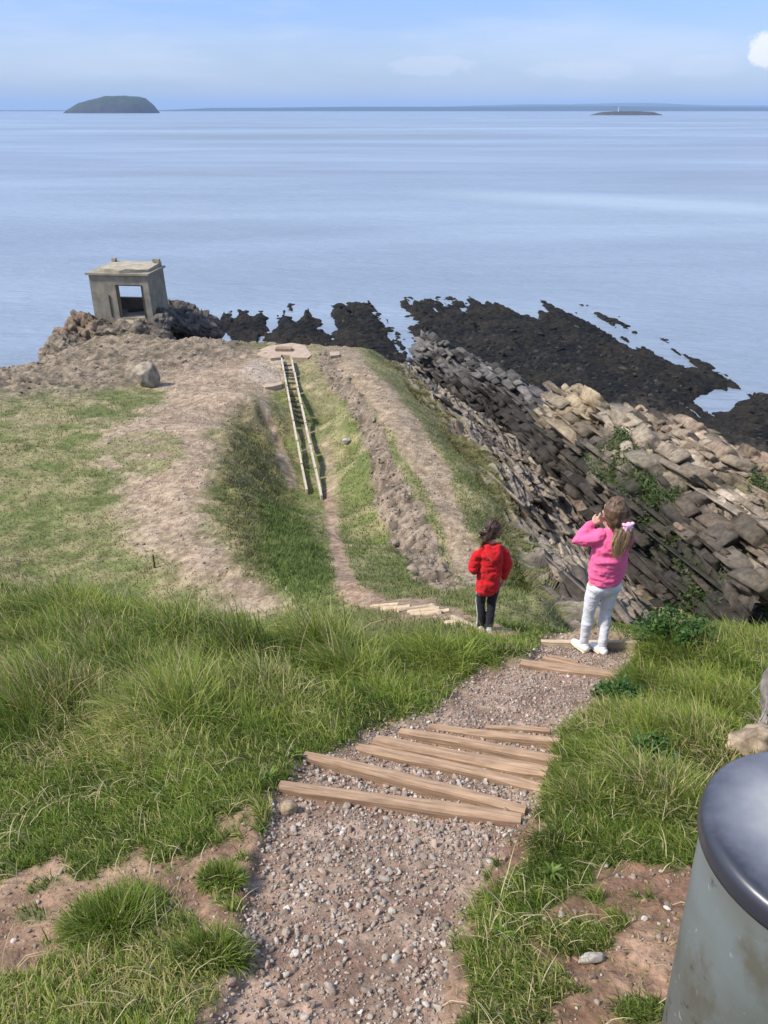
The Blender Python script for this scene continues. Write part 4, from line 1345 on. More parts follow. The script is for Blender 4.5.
def leafy_plant(label, px, py, r, hgt, n, seed):
    h = hit(px, py)
    rg = np.random.default_rng(seed)
    root = empty('leafy_plant', h)
    tag(root, label, 'plant')
    # stems then leaf sprays
    bm = bmesh.new()
    tips = []
    for i in range(16):
        a = rg.uniform(0, 6.283); d = r * math.sqrt(rg.uniform(0.02, 1)); zz = hgt * rg.uniform(0.6, 1.0) * (1 - 0.4 * (d / r) ** 2)
        tip = Vector((d * math.cos(a), d * math.sin(a) * 0.7, zz))
        tips.append(tip)
        side = Vector((-math.sin(a), math.cos(a), 0)) * 0.004
        vs = [bm.verts.new(q) for q in (side, -side, tip * 0.6 - side + Vector((0, 0, 0.02)), tip * 0.6 + side + Vector((0, 0, 0.02)), tip)]
        bm.faces.new((vs[0], vs[1], vs[2], vs[3])); bm.faces.new((vs[3], vs[2], vs[4]))
    bm_obj('stem', bm, mat_simple('green_stems', (0.07, 0.12, 0.03), 0.6, 20, (0.8, 1.2), 0), root)
    T = np.array([t[:] for t in tips])
    P = T[rg.integers(0, len(T), n)] * rg.uniform(0.55, 1.0, (n, 1)) + rg.normal(0, 1, (n, 3)) * np.array([r * 0.16, r * 0.16, hgt * 0.10])
    t = rg.uniform(0, 1, (n, 1))
    c = np.array((0.035, 0.085, 0.016)) + (np.array((0.085, 0.16, 0.035)) - np.array((0.035, 0.085, 0.016))) * t
    leaf_cloud('leaves', P, rg.uniform(0.012, 0.028, n), c, None, None, parent=root)
leafy_plant('ferny green plant on the cliff brow right of the top step', 668, 648, 0.30, 0.34, 1500, 1)
leafy_plant('dark low bushy plant at the right edge of the gravel landing', 620, 705, 0.16, 0.17, 900, 2)
leafy_plant('leafy green weed in the grass below the bushy plant', 650, 760, 0.13, 0.13, 350, 3)
# ------------------------------------------------------------------ timber step edges
def mat_wood(name, c0, c1, rough=0.85):
    m, nt, b = new_mat(name)
    n1 = noise_node(nt, 9.0, 6, 0.65, stretch=(0.5, 9, 9))
    n2 = noise_node(nt, 3.0, 4, 0.6)
    r = ramp(nt, n1.outputs['Fac'], [(0.30, c0), (0.68, c1)])
    r2 = ramp(nt, n2.outputs['Fac'], [(0.3, 0.72), (0.7, 1.2)])
    c = mixc(nt, 1.0, r.outputs['Color'], r2.outputs['Color'], 'MULTIPLY')
    nt.links.new(c, b.inputs['Base Color'])
    set_in(b, Roughness=rough)
    b.inputs['Specular IOR Level'].default_value = 0.25
    bump(nt, b, n1.outputs['Fac'], 0.6, 0.006)
    return m
M_wood = mat_wood('weathered_timber', (0.19, 0.120, 0.076), (0.44, 0.295, 0.190))
M_wood2 = mat_wood('pale_dry_timber', (0.34, 0.25, 0.16), (0.60, 0.48, 0.33))
M_sleeper = mat_wood('old_dark_timber', (0.045, 0.042, 0.026), (0.13, 0.115, 0.07))

def hit_dz(px, py, dz):
    ys = np.geomspace(0.6, 60, 6000)
    u, v = (px - 384) / F, (512 - py) / F
    t = ys / (CP + v * SP)
    zr = CZ + (-SP + v * CP) * t
    xr = u * t
    g = gsample(xr, ys, 'z') + dz
    k = np.argmax(zr <= g)
    return Vector((xr[k], ys[k], zr[k]))

def beam(name, a, b, w, h, mat, warp=0.008, seed=0, parent=None, nseg=10):
    """board whose top edge runs from a to b; local x along the board"""
    rg = random.Random(seed)
    mid = (a + b) / 2
    d = b - a
    ln = d.length
    rot = d.to_track_quat('X', 'Z')
    bm = bmesh.new()
    rings = []
    p1, p2, p3 = rg.uniform(0, 6), rg.uniform(0, 6), rg.uniform(0, 6)
    for i in range(nseg + 1):
        t = i / nseg
        x = (t - 0.5) * ln
        oy = warp * math.sin(2.6 * t + p1)
        oz = warp * 0.5 * math.sin(4 * t + p2)
        ww = w * (1 + 0.10 * math.sin(7 * t + p3)) * (0.82 if i in (0, nseg) else 1)
        c = 0.18 * ww
        r = [(-ww / 2 + c, oz), (ww / 2 - c, oz + rg.uniform(-.002, .002)), (ww / 2, oz - c), (ww / 2, -h), (-ww / 2, -h), (-ww / 2, oz - c)]
        rings.append([bm.verts.new((x, oy + q[0], q[1])) for q in r])
    for A, B in zip(rings[:-1], rings[1:]):
        for k in range(6):
            bm.faces.new((A[k], A[(k + 1) % 6], B[(k + 1) % 6], B[k]))
    bm.faces.new(rings[0][::-1]); bm.faces.new(rings[-1])
    o = bm_obj(name, bm, mat, parent)
    o.location = mid if parent is None else mid - Vector(parent.location)
    o.rotation_mode = 'QUATERNION'
    o.rotation_quaternion = rot
    return o

STEPS = [((280, 780.5), (521, 819), 'lowest long wooden step edge of the flight, beside the round tan stone', .058),
         ((303, 753), (526, 808), 'second wooden step edge up from the round tan stone', .058),
         ((358, 744), (541, 787), 'third wooden step edge up from the round tan stone', .056),
         ((374, 738.5), (548, 769), 'fourth wooden step edge up, the widest board, split along its length', .075),
         ((399, 731), (562, 756), 'fifth wooden step edge up from the round tan stone', .052),
         ((430, 723.5), (560, 740), 'sixth wooden step edge up, below the gravel landing', .045),
         ((486, 723.5), (550, 731), 'short thin board at the lower end of the gravel landing', .03)]
for i, (a, b, lab, w) in enumerate(STEPS):
    o = beam('step_edge', hit_dz(*a, 0.032), hit_dz(*b, 0.032), w, 0.16, M_wood, 0.010, i)
    tag(o, lab, 'step edge', 'wooden step edges of the near flight')
MID = [((521, 660), (619, 674), 'thick wooden step edge across the gravel landing behind the girl in pink', .075, 0.05),
       ((543, 656.5), (600, 669), 'thin board lying against the thick step edge on the landing', .035, 0.05),
       ((549, 655), (578, 661), 'shortest thin board above the thick step edge on the landing', .025, 0.05)]
for i, (a, b, lab, w, dz) in enumerate(MID):
    o = beam('step_edge', hit_dz(*a, dz), hit_dz(*b, dz), w, 0.16, M_wood, 0.006, 20 + i)
    tag(o, lab, 'step edge', 'boards across the gravel landing')
o = beam('step_edge', hit_dz(541, 640.5, 0.02), hit_dz(646, 640.5, 0.02), 0.036, 0.16, M_wood2, 0.004, 30)
tag(o, 'straight pale wooden step edge at the feet of the girl in pink', 'step edge')
LOW = [((371, 604.8), (399, 602.5), 'top board of the lower steps, at the end of the worn dirt path'),
       ((381, 608.3), (410, 604.5), 'second board of the lower steps beyond the brow'),
       ((398, 608.8), (433, 604), 'third and longest board of the lower steps beyond the brow'),
       ((407, 610.8), (439, 607.4), 'fourth board of the lower steps beyond the brow'),
       ((410, 613.5), (449, 608.8), 'fifth board of the lower steps beyond the brow'),
       ((445, 621), (464, 618.6), 'last short board of the lower steps, nearest the child in red')]
for i, (a, b, lab) in enumerate(LOW):
    o = beam('step_edge', hit_dz(*a, 0.06), hit_dz(*b, 0.06), 0.075, 0.2, M_wood2, 0.008, 40 + i)
    tag(o, lab, 'step edge', 'boards of the lower steps')
o = beam('timber_edging', hit_dz(431, 603, 0.07), hit_dz(440, 610, 0.07), 0.06, 0.2, M_wood2, 0.004, 50)
tag(o, 'short slanting pale edging board along the lower steps', 'edging board')
o = beam('timber_edging', hit_dz(452, 615, 0.07), hit_dz(482, 628, 0.07), 0.06, 0.2, M_wood2, 0.006, 51)
tag(o, 'long slanting pale edging board reaching the feet of the child in red', 'edging board')

# ------------------------------------------------------------------ launching rails and concrete pad
M_conc = mat_simple('pale_sandy_concrete', (0.40, 0.30, 0.22), 0.9, 2.5, (0.8, 1.15), 0.5, 0.03)
M_hut = mat_simple('weathered_grey_concrete', (0.27, 0.235, 0.18), 0.92, 1.6, (0.62, 1.25), 0.6, 0.04)
M_rail = mat_wood('pale_worn_rail', (0.36, 0.30, 0.225), (0.60, 0.53, 0.43))
def rail_track():
    ra, rb = hit_dz(281.3, 357, 0.26), hit_dz(306.8, 490, 0.2)
    sa, sb = hit_dz(291.5, 358, 0.26), hit_dz(321.6, 496, 0.2)
    root = empty('rail_track', (ra + rb + sa + sb) / 4 - Vector((0, 0, 0.25)))
    tag(root, 'pair of long pale rails running along the grassy cutting to the concrete pad', 'rail track')
    for k, (a, b) in enumerate([(ra, rb), (sa, sb)]):
        n = 7
        bm = bmesh.new()
        d = (b - a); rot = d.to_track_quat('X', 'Z')
        rg = random.Random(70 + k)
        for i in range(n):
            t0, t1 = i / n + 0.004, (i + 1) / n - 0.004
            p0, p1 = a.lerp(b, t0), a.lerp(b, t1)
            j0 = Vector((rg.uniform(-.008, .008), 0, rg.uniform(-.008, .008)))
            j1 = Vector((rg.uniform(-.008, .008), 0, rg.uniform(-.008, .008)))
            vs = []
            for p, j in ((p0, j0), (p1, j1)):
                g = gz(p.x, p.y)
                zt = p.z
                for (ox, oz) in ((-.034, 0), (.034, 0), (.034, -.20), (-.034, -.20)):
                    vs.append(bm.verts.new(Vector((p.x + ox, p.y, zt + oz)) + j - Vector(root.location)))
            for q in ((0, 1, 5, 4), (1, 2, 6, 5), (2, 3, 7, 6), (3, 0, 4, 7), (3, 2, 1, 0), (4, 5, 6, 7)):
                bm.faces.new([vs[w] for w in q])
        bm_obj('rail', bm, M_rail, root)
    for i in range(13):
        t = 0.03 + i * 0.040
        p, q = ra.lerp(rb, t), sa.lerp(sb, t)
        c = (p + q) / 2
        g = gz(c.x, c.y)
        bm = bmesh.new()
        add_box(bm, (0, 0, 0), (0.62, 0.12, 0.10), jit=0.015)
        o = bm_obj('sleeper', bm, M_sleeper, root)
        o.location = Vector((c.x, c.y, g + 0.01)) - Vector(root.location)
        o.rotation_euler = (0, 0, random.uniform(-0.04, 0.04))
rail_track()

def prism(name, pix, thick, dz, mat, label, cat, seed=0):
    pts = [hit(*p) for p in pix]
    c = np.mean(pts, 0)
    zt = c[2] + dz
    bm = bmesh.new()
    top = [bm.verts.new((p[0] - c[0], p[1] - c[1], 0 + random.uniform(-.015, .015))) for p in pts]
    bot = [bm.verts.new((p[0] - c[0], p[1] - c[1], -thick)) for p in pts]
    bm.faces.new(top); bm.faces.new(bot[::-1])
    for i in range(len(pts)):
        j = (i + 1) % len(pts)
        bm.faces.new((top[i], bot[i], bot[j], top[j]))
    o = bm_obj(name, bm, mat, None, loc=(c[0], c[1], zt))
    tag(o, label, cat)
    return o
def z4(x, y):
    return (250 + x / 6.02, 335 + y / 6.02)
pad = prism('concrete_pad', [z4(*q) for q in [(40, 92), (110, 72), (165, 66), (250, 66), (330, 76), (372, 122), (348, 150), (252, 152), (240, 140), (190, 140), (185, 152), (125, 156), (45, 122)]], 0.35, 0.10, M_conc,
            'pale broken concrete pad at the seaward end of the rails', 'concrete pad')
bm = bmesh.new(); add_box(bm, (0, 0, 0), (0.85, 0.5, 0.12), jit=0.01)
bk = hit(284, 352)
blk = bm_obj('stop_block', bm, mat_simple('stained_concrete', (0.26, 0.18, 0.125), 0.9, 4, (0.7, 1.2), 0.4, 0.02), None)
blk.parent = pad
blk.location = Vector((bk[0], bk[1], bk[2] + 0.17)) - pad.location
prism('concrete_slab', [z4(*q) for q in [(75, 305), (100, 298), (150, 302), (192, 298), (192, 322), (130, 332), (90, 326)]], 0.25, 0.10, M_conc, 'small pale concrete slab left of the rails below the pad', 'concrete slab')
prism('concrete_slab', [z4(*q) for q in [(480, 120), (535, 118), (538, 134), (505, 140), (484, 132)]], 0.2, 0.12, M_conc, 'small flat concrete fragment on the ridge right of the pad', 'concrete slab')

# thin stake on the bare ground
h = hit(155, 568)
bm = bmesh.new(); lathe(bm, [(0.022, -0.1), (0.02, 0.30), (0.012, 0.36)], 8)
o = bm_obj('stake', bm, M_sleeper, None, loc=h)
tag(o, 'thin dark stake standing at the edge of the worn bare ground', 'stake')

# ------------------------------------------------------------------ the ruined lookout
def lookout():
    base = W(124, 317, 45.6)
    ox, oy, oz = base[0], base[1], base[2] + CZ
    Wd, Dp, Hh, T = 3.50, 2.6, 2.40, 0.28
    root = empty('lookout_hut', (ox, oy, oz), math.radians(-6))
    tag(root, 'ruined roofed concrete lookout hut with an open doorway on its rock above the sea', 'hut')
    x0, x1 = -Wd / 2, Wd / 2
    d0, d1, dh = x0 + 0.455 * Wd, x0 + 0.87 * Wd, 1.80
    def wall(name, boxes, mat=M_hut):
        bm = bmesh.new()
        for (a, b) in boxes:
            c = [(a[i] + b[i]) / 2 for i in range(3)]; s = [b[i] - a[i] for i in range(3)]
            add_box(bm, c, s)
        # batter and chipped edges
        bmesh.ops.subdivide_edges(bm, edges=bm.edges[:], cuts=5, use_grid_fill=True)
        P = np.array([v.co[:] for v in bm.verts])
        n = fbm(P * 1.7 + 3, 3, 77)
        for v, q in zip(bm.verts, n):
            v.co.x *= 1 + 0.02 * (1 - v.co.z / Hh)
            v.co.x += 0.018 * q; v.co.y += 0.018 * q
        return bm_obj(name, bm, mat, root)
    wall('front_wall', [((x0, 0, -1.0), (d0, T, Hh)), ((d1, 0, -1.0), (x1, T, Hh)), ((d0 + .002, 0.004, dh), (d1 - .002, T - .004, Hh - .002)), ((d0 + .002, 0.004, -1.0), (d1 - .002, T - .004, -0.02))])
    wall('side_wall', [((x1 - T, T + .003, -1.2), (x1 - .003, Dp, Hh - .003))])
    wall('side_wall', [((x0 + .003, T + .003, -1.2), (x0 + T, Dp, Hh - .003))])
    wall('back_wall', [((x0 + T + .003, Dp - T, -1.2), (x1 - T - .003, Dp - .004, 0.62))])
    wall('floor', [((x0 + T + .004, T + .004, -0.5), (x1 - T - .004, Dp - T - .004, 0.0))])
    wall('roof', [((x0 - 0.14, -0.12, Hh), (x1 + 0.12, Dp + 0.12, Hh + 0.11))])
    # broken upper layer of the roof
    bm = bmesh.new()
    outl = [(x0 + .55, .35), (x0 + .9, .12), (x0 + 1.5, .02), (x0 + 1.9, -.06), (x0 + 2.3, .05), (x0 + 2.9, .22), (x1 - .1, .55), (x1 - .12, 1.6), (x1 - .02, Dp - .1), (x1 - .9, Dp), (x0 + .8, Dp - .05), (x0 + .42, Dp - .3), (x0 + .5, 1.7)]
    top = [bm.verts.new((x, y, Hh + 0.32 + random.uniform(-.08, .07))) for x, y in outl]
    bot = [bm.verts.new((x, y, Hh + 0.112)) for x, y in outl]
    bm.faces.new(top); bm.faces.new(bot[::-1])
    for i in range(len(outl)):
        j = (i + 1) % len(outl)
        bm.faces.new((top[i], bot[i], bot[j], top[j]))
    bm_obj('roof_layer', bm, mat_simple('lichened_concrete', (0.37, 0.315, 0.23), 0.93, 2.2, (0.65, 1.2), 0.6, 0.05), root)
    bm = bmesh.new()
    add_box(bm, (x0 + .62, Dp - .25, Hh + .42), (.25, .3, .22), jit=.05)
    bm_obj('rubble_block', bm, M_hut, root)
    bm = bmesh.new(); add_box(bm, (x1 - .22, Dp - .3, Hh + .40), (.34, .3, .26), jit=.06)
    bm_obj('rubble_block', bm, M_hut, root)
    M_trim = mat_simple('dark_trim', (0.06, 0.05, 0.04), 0.9, 5, (0.7, 1.2), 0.3)  # one even dark tone for door frame, beam and seam strip
    bm = bmesh.new()
    add_box(bm, (d0 - .04, -.012, dh / 2), (.07, .05, dh)); add_box(bm, (d1 + .04, -.012, dh / 2), (.07, .05, dh)); add_box(bm, ((d0 + d1) / 2, -.014, dh + .035), (d1 - d0 + .16, .05, .06))
    bm_obj('door_frame', bm, M_trim, root)
    bm = bmesh.new(); add_box(bm, (0, 0, 0), (2.2, .12, .14), Matrix.Rotation(math.radians(24), 3, 'Z'))
    o = bm_obj('fallen_beam', bm, M_trim, root); o.location = (0.75, 1.7, 0.07)
    bm = bmesh.new(); add_box(bm, (x0 + 0.30 * Wd, -.02, 0.62), (.07, .05, 1.25)); bm_obj('seam_strip', bm, M_trim, root)  # added dark strip in place of a narrow recess in the wall
    bm = bmesh.new(); add_box(bm, (0.55, -0.32, -0.42), (1.7, 0.62, 0.5), jit=.06); bm_obj('doorstep', bm, mat_simple('worn_doorstep', (0.34, 0.28, 0.21), 0.9, 3, (0.7, 1.2), 0.5, 0.03), root)
lookout()

# ------------------------------------------------------------------ bin at lower right
def make_bin():
    bx, by, zt = 0.808, 0.958, CZ - 1.168
    g = gz(bx, by)
    R = 0.215
    root = empty('waste_bin', (bx, by, g))
    tag(root, 'scuffed grey metal bin with a glossy dark domed lid at lower right', 'bin')
    Ht = zt - g
    m, nt, b = new_mat('scuffed_grey_paint')
    n1 = noise_node(nt, 5.0, 6, 0.62, stretch=(1, 1, 0.55)); n2 = noise_node(nt, 16.0, 5, 0.7); n3 = noise_node(nt, 3.0, 3, 0.5); n4 = noise_node(nt, 45.0, 3, 0.6)
    base = ramp(nt, n3.outputs['Fac'], [(0.32, (0.120, 0.120, 0.105)), (0.50, (0.165, 0.172, 0.160)), (0.72, (0.205, 0.235, 0.240))])
    rust = ramp(nt, n1.outputs['Fac'], [(0.54, 0.0), (0.64, 0.7)])
    c = mixc(nt, rust.outputs['Color'], base.outputs['Color'], (0.115, 0.095, 0.062))
    spk = ramp(nt, n2.outputs['Fac'], [(0.60, 0.0), (0.66, 0.75)])
    c = mixc(nt, spk.outputs['Color'], c, (0.045, 0.045, 0.042))
    pal = ramp(nt, n4.outputs['Fac'], [(0.66, 0.0), (0.74, 0.5)])
    c = mixc(nt, pal.outputs['Color'], c, (0.5, 0.52, 0.5))
    nt.links.new(c, b.inputs['Base Color']); set_in(b, Roughness=0.42, Metallic=0.25)
    bump(nt, b, n2.outputs['Fac'], 0.15, 0.004)
    bm = bmesh.new()
    lathe(bm, [(R * 0.80, -0.05), (R * 0.82, 0.05), (R * 0.905, Ht * 0.5), (R * 0.985, Ht - 0.05), (R * 0.95, Ht - 0.02)], 64)
    bm_obj('body', bm, m, root, True)
    m2, nt, b = new_mat('glossy_dark_lid')
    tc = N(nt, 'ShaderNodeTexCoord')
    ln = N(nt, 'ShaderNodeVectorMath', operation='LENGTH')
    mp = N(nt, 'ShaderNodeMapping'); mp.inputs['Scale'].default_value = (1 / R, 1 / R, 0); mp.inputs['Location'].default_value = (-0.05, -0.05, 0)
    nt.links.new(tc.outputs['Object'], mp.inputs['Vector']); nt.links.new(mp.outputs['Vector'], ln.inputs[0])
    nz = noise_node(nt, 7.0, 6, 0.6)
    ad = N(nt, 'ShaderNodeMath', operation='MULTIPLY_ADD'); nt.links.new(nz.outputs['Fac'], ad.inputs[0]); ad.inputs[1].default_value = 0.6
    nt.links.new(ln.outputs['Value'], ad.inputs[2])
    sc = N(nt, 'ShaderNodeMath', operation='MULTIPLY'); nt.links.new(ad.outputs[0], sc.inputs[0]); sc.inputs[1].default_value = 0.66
    r = ramp(nt, sc.outputs[0], [(0.30, (0.38, 0.37, 0.35)), (0.52, (0.29, 0.29, 0.285)), (0.66, (0.17, 0.175, 0.195)), (0.80, (0.095, 0.098, 0.120)), (0.90, (0.034, 0.035, 0.045))])  # pale worn centre, with some sky reflection painted into its colour
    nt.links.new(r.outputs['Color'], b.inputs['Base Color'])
    rr = ramp(nt, sc.outputs[0], [(0.4, 0.6), (0.8, 0.34)])
    nt.links.new(rr.outputs['Color'], b.inputs['Roughness'])
    bump(nt, b, nz.outputs['Fac'], 0.05, 0.003)
    bm = bmesh.new()
    R2 = R * 1.03
    prof = [(R2 * 0.95, Ht - 0.045), (R2 * 0.995, Ht - 0.045), (R2 * 1.005, Ht - 0.036), (R2, Ht - 0.016)]
    for i in range(1, 9):
        a = i / 8 * math.pi / 2
        prof.append((R2 * (0.91 + 0.09 * math.cos(a)), Ht - 0.016 + 0.022 * math.sin(a)))
    prof += [(R2 * 0.82, Ht + 0.0075), (R2 * 0.6, Ht + 0.012), (R2 * 0.3, Ht + 0.016), (R2 * 0.1, Ht + 0.017)]
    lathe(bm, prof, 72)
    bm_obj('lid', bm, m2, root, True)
make_bin()

# bare twigs at the right edge
def twigs():
    h = hit(760, 735)
    rg = random.Random(5)
    bm = bmesh.new()
    def seg(p, d, ln, r, depth):
        n = 5
        pts = [p]
        for i in range(n):
            d = (d + Vector((rg.uniform(-.3, .3), rg.uniform(-.3, .3), rg.uniform(-.22, .16)))).normalized()
            p = p + d * ln / n
            pts.append(p)
            if depth < 3 and rg.random() < 0.55:
                seg(p, (d + Vector((rg.uniform(-.9, .9), rg.uniform(-.9, .9), rg.uniform(-.3, .6)))).normalized(), ln * 0.6, r * 0.6, depth + 1)
        prev = None
        for i, q in enumerate(pts):
            rr = r * (1 - 0.7 * i / n)
            ring = [bm.verts.new(q + Vector((rr * math.cos(a), rr * math.sin(a), 0))) for a in (0, 2.09, 4.19)]
            if prev:
                for k in range(3):
                    bm.faces.new((prev[k], prev[(k + 1) % 3], ring[(k + 1) % 3], ring[k]))
            prev = ring
    for k in range(5):
        seg(Vector((rg.uniform(-.08, .1), rg.uniform(-.06, .06), 0)), Vector((rg.uniform(-.5, .3), rg.uniform(-.2, .2), 1)).normalized(), rg.uniform(.2, .36), 0.006, 1)
    o = bm_obj('dead_branch', bm, mat_simple('bleached_twigs', (0.33, 0.29, 0.24), 0.9, 30, (0.7, 1.2), 0.2), None, loc=h)
    tag(o, 'bleached bare twigs against the grey rock at the right edge', 'branch')
twigs()

# ------------------------------------------------------------------ the two children
def tube(bm, pts, segs=16):
    """closed tube through (x,y,z,rx,ry)"""
    P = [Vector(p[:3]) for p in pts]
    R = [(p[3], p[4] if len(p) > 4 else p[3]) for p in pts]
    n = len(P)
    rings = []
    def frame(i):
        t = (P[min(i + 1, n - 1)] - P[max(i - 1, 0)]).normalized()
        ref = Vector((1, 0, 0)) if abs(t.x) < 0.9 else Vector((0, 1, 0))
        s = (ref - t * t.dot(ref)).normalized()
        return t, s, t.cross(s)
    def ring(c, s, o, rx, ry):
        return [bm.verts.new(c + s * (rx * math.cos(2 * math.pi * k / segs)) + o * (ry * math.sin(2 * math.pi * k / segs))) for k in range(segs)]
    t, s, o = frame(0)
    r0 = min(R[0])
    p_start = bm.verts.new(P[0] - t * r0 * 0.75)
    rings.append(ring(P[0] - t * r0 * 0.5, s, o, R[0][0] * 0.72, R[0][1] * 0.72))
    for i in range(n):
        t, s, o = frame(i)
        rings.append(ring(P[i], s, o, *R[i]))
    r1 = min(R[-1])
    rings.append(ring(P[-1] + t * r1 * 0.5, s, o, R[-1][0] * 0.72, R[-1][1] * 0.72))
    p_end = bm.verts.new(P[-1] + t * r1 * 0.75)
    for A, B in zip(rings[:-1], rings[1:]):
        for k in range(segs):
            bm.faces.new((A[k], A[(k + 1) % segs], B[(k + 1) % segs], B[k]))
    for k in range(segs):
        bm.faces.new((p_start, rings[0][(k + 1) % segs], rings[0][k]))
        bm.faces.new((p_end, rings[-1][k], rings[-1][(k + 1) % segs]))

def organic(name, tubes, mat, parent, voxel=0.008, smooth=4, crease=0.0, cscale=18.0, cstretch=(1, 1, 1), colfun=None, seed=0, clip=None):
    bm = bmesh.new()
    for t in tubes:
        tube(bm, t)
    bmesh.ops.recalc_face_normals(bm, faces=bm.faces[:])
    me = bpy.data.meshes.new(name)
    bm.to_mesh(me); bm.free()
    tmp = bpy.data.objects.new(name, me)
    COL.objects.link(tmp)
    md = tmp.modifiers.new('r', 'REMESH'); md.mode = 'VOXEL'; md.voxel_size = voxel
    if smooth:
        ms = tmp.modifiers.new('s', 'SMOOTH'); ms.iterations = smooth; ms.factor = 0.5
    dg = bpy.context.evaluated_depsgraph_get()
    m2 = bpy.data.meshes.new_from_object(tmp.evaluated_get(dg))
    bpy.data.objects.remove(tmp)
    n = len(m2.vertices)
    co = np.empty(n * 3, np.float32); m2.vertices.foreach_get('co', co); co = co.reshape(-1, 3).astype(float)
    if crease:
        no = np.empty(n * 3, np.float32); m2.vertices.foreach_get('normal', no); no = no.reshape(-1, 3)
        q = fbm(co * np.array(cstretch)[None] * cscale + seed, 3, 900 + seed)
        q = q * 1.1
        co = co + no * (crease * q)[:, None]
        m2.vertices.foreach_set('co', co.astype(np.float32).ravel())
    if colfun is not None:
        a = m2.attributes.new('Col', 'FLOAT_COLOR', 'POINT')
        c = np.ones((n, 4), np.float32); c[:, :3] = colfun(co)
        a.data.foreach_set('color', c.ravel())
    m2.polygons.foreach_set('use_smooth', np.ones(len(m2.polygons), bool))
    m2.materials.clear(); m2.materials.append(mat)
    m2.name = name
    o = bpy.data.objects.new(name, m2)
    COL.objects.link(o)
    o.parent = parent
    return o

def hand(wrist, d, nrm, curl, s=1.0, side=1):
    """palm and five bent fingers; d points along the hand, nrm out of the palm, side +1/-1 puts the thumb"""
    w = Vector(wrist); d = Vector(d).normalized(); nrm = Vector(nrm); nrm = (nrm - d * nrm.dot(d)).normalized()
    lat = d.cross(nrm) * side
    T = []
    L = 0.065 * s
    T.append([(*(w), 0.020 * s, 0.018 * s), (*(w + d * L * .5), 0.022 * s, 0.016 * s), (*(w + d * L * .9), 0.024 * s, 0.014 * s)])
    T.append([(*(w + d * L * .5 - lat * .014 * s), 0.014 * s), (*(w + d * L * .95 - lat * .018 * s), 0.012 * s)])
    T.append([(*(w + d * L * .5 + lat * .014 * s), 0.014 * s), (*(w + d * L * .95 + lat * .018 * s), 0.012 * s)])
    for k, (o, ln) in enumerate([(-.026, .048), (-.009, .060), (.008, .066), (.024, .058)]):
        p = w + d * L * .85 + lat * o * s
        pts = [(*p, 0.0085 * s)]
        ang = 0
        for q in range(3):
            ang += curl
            dd = (d * math.cos(ang) + nrm * math.sin(ang) + lat * o * 2.2).normalized()
            p = p + dd * ln * s / 3 * 1.08
            pts.append((*p, (0.0080 - 0.0009 * q) * s))
        T.append(pts)
    p = w + d * L * .25 + lat * .018 * s
    d2 = (d * .65 + lat * .75 + nrm * .35).normalized()
    T.append([(*p, 0.011 * s), (*(p + d2 * .026 * s), 0.0095 * s), (*(p + (d2 * .75 + d * .35).normalized() * .052 * s), 0.0078 * s)])
    return T

def mat_cloth(name, colr, rough=0.9, scale=160, var=(0.88, 1.1)):
    m = mat_simple(name, colr, rough, scale, var, 0.25, 0.003, 0.15)
    b = m.node_tree.nodes['Principled BSDF']
    b.inputs['Sheen Weight'].default_value = 0.15
    return m
M_skin = mat_simple('skin', (0.56, 0.33, 0.24), 0.55, 60, (0.94, 1.05), 0.05, 0.002, 0.35)
M_skin.node_tree.nodes['Principled BSDF'].inputs['Subsurface Weight'].default_value = 0.08
M_skin.node_tree.nodes['Principled BSDF'].inputs['Subsurface Radius'].default_value = (0.012, 0.005, 0.003)
M_pink = mat_cloth('pink_jersey', (0.80, 0.125, 0.28))
M_legg = mat_cloth('pale_grey_leggings', (0.62, 0.62, 0.64), 0.85)
M_red = mat_cloth('red_jersey', (0.52, 0.013, 0.017))
M_black = mat_cloth('black_jersey', (0.016, 0.016, 0.020))
M_stripe = mat_cloth('white_stripe', (0.70, 0.70, 0.70))
M_shoe = mat_simple('white_trainers', (0.74, 0.72, 0.68), 0.6, 40, (0.9, 1.05), 0.1, 0.003)
M_sole = mat_simple('cream_soles', (0.62, 0.54, 0.36), 0.7, 40, (0.85, 1.05), 0.1, 0.003)
M_greyshoe = mat_simple('grey_trainers', (0.42, 0.42, 0.43), 0.7, 40, (0.85, 1.05), 0.1, 0.003)
M_bow = mat_cloth('pale_pink_scrunchie', (0.86, 0.47, 0.60), 0.8, 90)
M_eye = mat_simple('eye_white', (0.7, 0.7, 0.7), 0.2, 10, (1, 1), 0)
M_hair = mat_vcol('brown_hair', 0.45, 120.0, (0.7, 1.35), 0.5, 0.004, None, 0.45)
M_hair.node_tree.nodes['Principled BSDF'].inputs['Specular IOR Level'].default_value = 0.35

def head_tubes(c, tilt=0.0, yaw=0.0, s=1.0):
    """skull, jaw, nose, ears about centre c; faces +y"""
    T = []
    R = Matrix.Rotation(yaw, 3, 'Z') @ Matrix.Rotation(-tilt, 3, 'X')
    def A(x, y, z, rx, ry=None):
        p = Vector(c) + R @ (Vector((x, y, z)) * s)
        return (*p, rx * s, (ry or rx) * s)
    T.append([A(0, -.012, -.04, .060, .066), A(0, -.012, 0.0, .076, .090), A(0, -.010, .04, .074, .088), A(0, -.010, .075, .050, .060)])
    T.append([A(0, .022, -.085, .034, .036), A(0, .030, -.055, .050, .050), A(0, .025, -.01, .062, .062)])
    T.append([A(0, .085, .0, .009), A(0, .098, -.022, .012)])                      # nose
    T.append([A(-.016, .080, -.052, .008), A(.016, .080, -.052, .008)])            # mouth
    for sx in (-1, 1):
        T.append([A(sx * .076, -.010, -.024, .007, .012), A(sx * .083, -.016, .010, .009, .016)])
    return T, R

